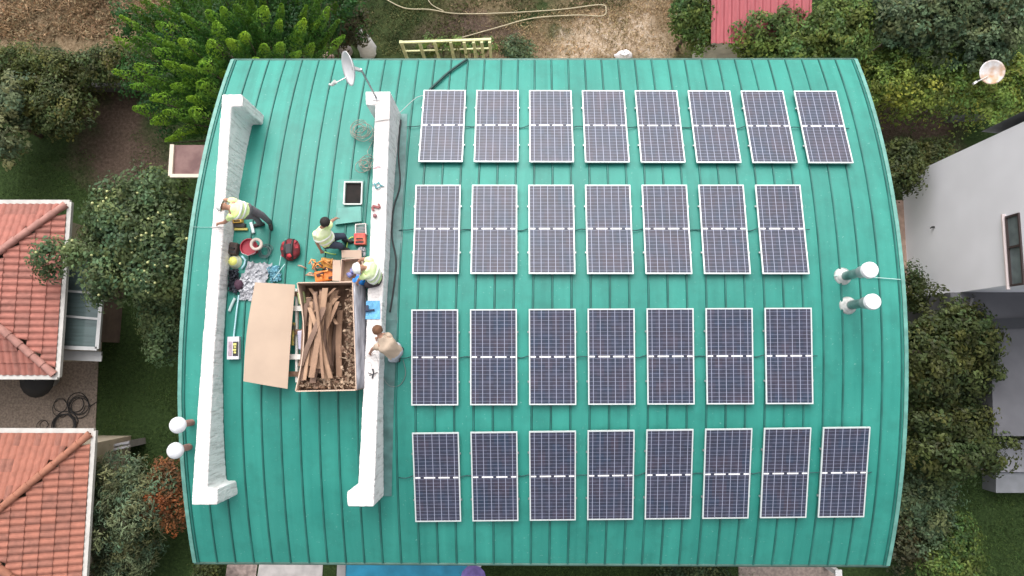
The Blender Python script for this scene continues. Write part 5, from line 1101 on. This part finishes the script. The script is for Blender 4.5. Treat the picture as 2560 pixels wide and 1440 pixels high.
def person(label, J, vest, trou, head='helmet', headcol=None, shoe=None, sleeve=None, sleeve_full=False, band=True):
    """J: pelvis, chest, neck, head, face(dir), sh/el/ha + hip/kn/an/toe for l and r"""
    J = {k: Vector(v) for k, v in J.items()}
    base = (J['anl']+J['anr'])/2; root = thing('person', (base.x, base.y, min(J['anl'].z, J['anr'].z)-.06), label, 'person')
    V, E_, Rr = [], [], []
    def add(p, r_, par=None):
        V.append(Vector(p)); Rr.append(r_); i = len(V)-1
        if par is not None: E_.append((par, i))
        return i
    pel = add(J['pelvis'], .115); sp1 = add(J['pelvis'].lerp(J['chest'], .5), .11, pel); ch = add(J['chest'], .125, sp1); nk = add(J['neck'], .055, ch)
    face = J['face'].normalized(); upn = (J['head']-J['neck']).normalized()
    jaw = add(J['neck'].lerp(J['head'], .45)+face*.015, .062, nk); hd = add(J['head'], .095, jaw); tp_ = add(J['head']+upn*.075, .07, hd)
    for s_ in 'lr':
        sh = add(J['sh'+s_], .058, ch); el = add(J['el'+s_], .042, sh)
        wr = J['el'+s_].lerp(J['ha'+s_], .78); w_ = add(wr, .027, el); d = (J['ha'+s_]-wr).normalized(); hand = add(wr+d*.05, (.034, .022), w_)
        side = d.cross(Vector((0, 0, 1))); side = side.normalized() if side.length > .1 else Vector((1, 0, 0)); dn_ = side.cross(d).normalized(); dn_ = dn_ if dn_.z < 0 else -dn_
        for k, (o_, L_) in enumerate(((-.030, .058), (-.010, .072), (.010, .076), (.029, .066))):
            k0 = add(wr+d*.085+side*o_, .010, hand); k1 = add(wr+d*(.085+L_*.55)+side*o_*1.15+dn_*.012, .0088, k0); add(wr+d*(.085+L_)+side*o_*1.15+dn_*.036, .0075, k1)
        k0 = add(wr+d*.045-side*.036, .012, hand); add(wr+d*.082-side*.056+dn_*.012, .0095, k0)
        hp = add(J['hip'+s_], .088, pel); kn = add(J['kn'+s_], .058, hp); an = add(J['an'+s_], .040, kn); add(J['toe'+s_], .030, an)
    skin_mesh('body', V, E_, Rr, SKIN, root, 1, 0)
    # face: eyes, nose, ears as small parts
    hs_ = face.cross(upn).normalized(); fc = J['head']+face*.088
    b = MB(); b.blob(fc-hs_*.03+upn*.005, .011, 8, 6).blob(fc+hs_*.03+upn*.005, .011, 8, 6); b.build('eyes', mat('eye_dark', (.03, .02, .02), .3), root, smooth=True)
    b = MB(); b.blob(fc+face*.012-upn*.022, .016, 8, 6, scale=(1, 1, 1.2)); b.build('nose', SKIN, root, smooth=True)
    b = MB(); b.tube([fc-hs_*.022-upn*.055, fc-upn*.058+face*.004, fc+hs_*.022-upn*.055], .006, 6); b.build('mouth', mat('lip', (.30, .10, .09), .5), root)
    for q in (-1, 1): b = MB(); b.blob(J['head']+hs_*q*.098-upn*.005, .022, 8, 6, scale=(.6, .8, 1.2)); b.build('ear', SKIN, root, smooth=True)
    # torso clothing
    sd_ = (J['shr']-J['shl']).normalized()
    ax = (J['neck']-J['pelvis']).normalized(); fr_ = ax.cross(sd_).normalized()
    w_ = (J['shr']-J['shl']).length/2
    p0, p1 = J['pelvis'], J['neck']; mid = J['chest']
    rg = [(p0-ax*.10, sd_, fr_, .165, .125), (p0-ax*.02, sd_, fr_, .185, .145), (p0.lerp(mid, .45), sd_, fr_, .175, .135), (mid, sd_, fr_, .205, .15), ((J['shl']+J['shr'])/2-ax*.02, sd_, fr_, w_+.035, .125), ((J['shl']+J['shr'])/2+ax*.05, sd_, fr_, w_*.62, .085), (J['neck']-ax*.0, sd_, fr_, .072, .07)]
    b = ringloft(rg)
    for s_ in 'lr':
        a, c = J['sh'+s_], J['el'+s_]; e = c.lerp(J['ha'+s_], .55) if sleeve_full else a.lerp(c, .55)
        if sleeve is None: b.tube([a-ax*0-(a-mid)*.25, a, a.lerp(e, .5), e] if not sleeve_full else [a-(a-mid)*.25, a, c, e], [.085, .082, .07, .062], 12)
    o = b.build('vest' if sleeve is not None or band else 'shirt', vest, root, smooth=True); sm = o.modifiers.new('sub', 'SUBSURF'); sm.levels = 1; sm.render_levels = 2
    tx = bpy.data.textures.new('fold', 'CLOUDS'); tx.noise_scale = .12; dm = o.modifiers.new('folds', 'DISPLACE'); dm.texture = tx; dm.strength = .035; dm.mid_level = .5
    if sleeve is not None:
        for s_ in 'lr':
            a, c = J['sh'+s_], J['el'+s_]; e = c.lerp(J['ha'+s_], .6); b = MB(); b.tube([a-(a-mid)*.2, a, c, e], [.075, .072, .058, .046], 12); b.build('sleeve', sleeve, root, smooth=True)
    if band:
        for t_, rx, ry in ((.28, .187, .148), (.72, .205, .156)):
            c = p0.lerp(mid, t_*1.15); b = ringloft([(c-ax*.022, sd_, fr_, rx+.012, ry+.012), (c+ax*.022, sd_, fr_, rx+.012, ry+.012)]); b.build('reflective_band', mat('silver_band', (.84, .86, .78), .5), root, smooth=True)
    # trousers
    b = MB()
    b = ringloft([(p0+ax*.03, sd_, fr_, .172, .132), (p0-ax*.07, sd_, fr_, .178, .14), (p0-ax*.13, sd_, fr_, .14, .11)])
    for s_ in 'lr':
        h_, k_, a_ = J['hip'+s_], J['kn'+s_], J['an'+s_]; b.tube([h_+ax*.06, h_, h_.lerp(k_, .5), k_, k_.lerp(a_, .5), k_.lerp(a_, .93)], [.09, .10, .088, .074, .066, .060], 12)
    b.build('trousers', trou, root, smooth=True)
    for s_ in 'lr':
        a_, t_ = J['an'+s_], J['toe'+s_]; d = (t_-a_); d.z = 0; d.normalize(); b = MB()
        b.tube([a_-d*.07-Vector((0, 0, .02)), a_-d*.03-Vector((0, 0, .025)), a_+d*.06-Vector((0, 0, .03)), a_+d*.15-Vector((0, 0, .035)), a_+d*.19-Vector((0, 0, .04))], [.035, .05, .047, .045, .025], 10).tube([a_-Vector((0, 0, .03)), a_+Vector((0, 0, .06))], [.05, .046], 10)
        b.build('boot', shoe or mat('black_boot', (.025, .025, .025), .6), root, smooth=True)
    q = upn.to_track_quat('Z', 'Y'); hc = J['head']+upn*.015
    if head == 'helmet':
        b = MB(); b.lathe(hc, [(.130, .02), (.132, .03), (.122, .04), (.118, .08), (.10, .115), (.06, .138), (.005, .145)], 22, axis=upn, cap=False)
        vs_ = []; 
        for k in range(9):
            a = -PI/2+PI*k/8; vs_ += [hc+upn*.03+(hs_*math.sin(a)+face*math.cos(a))*.125, hc+upn*.018+(hs_*math.sin(a)*.125)+face*(math.cos(a)*.175+.0)]
        b.add(vs_, [(2*k, 2*k+1, 2*k+3, 2*k+2) for k in range(8)])
        b.build('helmet', headcol, root, smooth=True)
    else:
        b = MB(); b.lathe(hc-face*.012, [(.095, -.06), (.108, -.02), (.108, .03), (.09, .07), (.05, .10), (.005, .105)], 18, axis=(upn-face*.25), cap=False); b.build('hair', headcol, root, smooth=True)
    return root
HV = mat('hi_vis_yellow', (.66, .90, .26), .7, var=.12, vscale=6, col2=(.80, .92, .50))
HV2 = mat('hi_vis_pale', (.74, .92, .40), .7, var=.12, vscale=6, col2=(.84, .92, .60))
WHH = mat('white_helmet', (.84, .84, .82), .4)
GREYT = mat('grey_trousers', (.17, .16, .18), .9, var=.3, vscale=8)
NAVYT = mat('navy_trousers', (.035, .045, .075), .9, var=.4, vscale=8)
def ft(px, py, h=.07): return rp(px, py, h)
# worker 1: stands beside the left parapet, bent over it, looking down-left
a1, a2 = ft(674, 556), ft(652, 560)
person('person in a white helmet and hi-vis vest bent over the left parapet, grey trousers', dict(
    anl=a2, anr=a1, toel=a2+Vector((-.14, -.03, -.04)), toer=a1+Vector((.03, -.14, -.04)),
    knl=at(636, 540, .42), knr=at(655, 538, .44), hipl=at(612, 538, .82), hipr=at(616, 518, .84), pelvis=at(610, 526, .88), chest=at(588, 524, 1.10), neck=at(572, 519, 1.18), head=at(560, 516, 1.20), face=Vector((-.75, -.25, -.62)),
    shl=at(578, 540, 1.10), shr=at(588, 502, 1.12), ell=at(562, 556, .86), elr=at(560, 500, .86), hal=at(541, 560, .56), har=at(548, 518, .58)), HV, GREYT, 'helmet', WHH)
# worker 2: crouching in the middle
a1, a2 = ft(862, 600), ft(853, 620)
person('dark-haired person crouching in the middle in a hi-vis vest and navy trousers', dict(
    anl=a1, anr=a2, toel=a1+Vector((.13, -.03, -.04)), toer=a2+Vector((.13, -.03, -.04)),
    knl=at(858, 590, .42), knr=at(852, 615, .42), hipl=at(826, 594, .26), hipr=at(822, 610, .26), pelvis=at(821, 602, .32), chest=at(803, 584, .62), neck=at(806, 566, .82), head=at(813, 556, .92), face=Vector((.72, .1, -.66)),
    shl=at(822, 566, .72), shr=at(788, 584, .72), ell=at(830, 552, .48), elr=at(792, 606, .46), hal=at(842, 545, .24), har=at(804, 630, .20)), HV2, NAVYT, 'hair', mat('black_hair', (.02, .016, .014), .8, var=.4, vscale=20))
# worker 3: sits by the right parapet
a1, a2 = ft(897, 722), ft(908, 738)
person('person in a white helmet and hi-vis vest sitting at the right parapet, dark trousers', dict(
    anl=at(905, 668, .10), anr=at(903, 712, .12), toel=at(892, 668, .07), toer=at(890, 712, .09),
    knl=at(912, 690, .50), knr=at(922, 712, .52), hipl=at(938, 686, .58), hipr=at(940, 706, .58), pelvis=at(938, 694, .60), chest=at(926, 674, .92), neck=at(914, 668, 1.06), head=at(900, 670, 1.12), face=Vector((-.7, -.2, -.7)),
    shl=at(910, 690, 1.0), shr=at(926, 650, 1.0), ell=at(898, 698, .78), elr=at(904, 648, .78), hal=at(893, 706, .66), har=at(884, 668, .60)), HV2, mat('dark_trousers', (.06, .045, .05), .9, var=.4, vscale=8), 'helmet', WHH)
# worker 4: beige shirt, bare brown head, leaning over the right parapet from the panel side
a1, a2 = ft(1000, 872), ft(992, 900)
person('bare-headed person in a beige shirt leaning over the right parapet from the panel side', dict(
    anl=a1, anr=a2, toel=a1+Vector((-.14, .02, -.04)), toer=a2+Vector((-.14, .02, -.04)),
    knl=at(985, 866, .45), knr=at(978, 897, .45), hipl=at(992, 868, .80), hipr=at(984, 894, .80), pelvis=at(986, 880, .84), chest=at(966, 862, 1.08), neck=at(951, 840, 1.16), head=at(944, 826, 1.18), face=Vector((-.5, .5, -.7)),
    shl=at(974, 840, 1.08), shr=at(944, 866, 1.08), ell=at(956, 836, .80), elr=at(932, 872, .82), hal=at(940, 846, .56), har=at(924, 884, .57)), mat('beige_shirt', (.48, .37, .28), .85, var=.15, vscale=5), mat('faded_jeans', (.42, .45, .50), .85, var=.3, vscale=8), 'hair', mat('brown_hair', (.16, .075, .04), .9, var=.3, vscale=20), band=False)
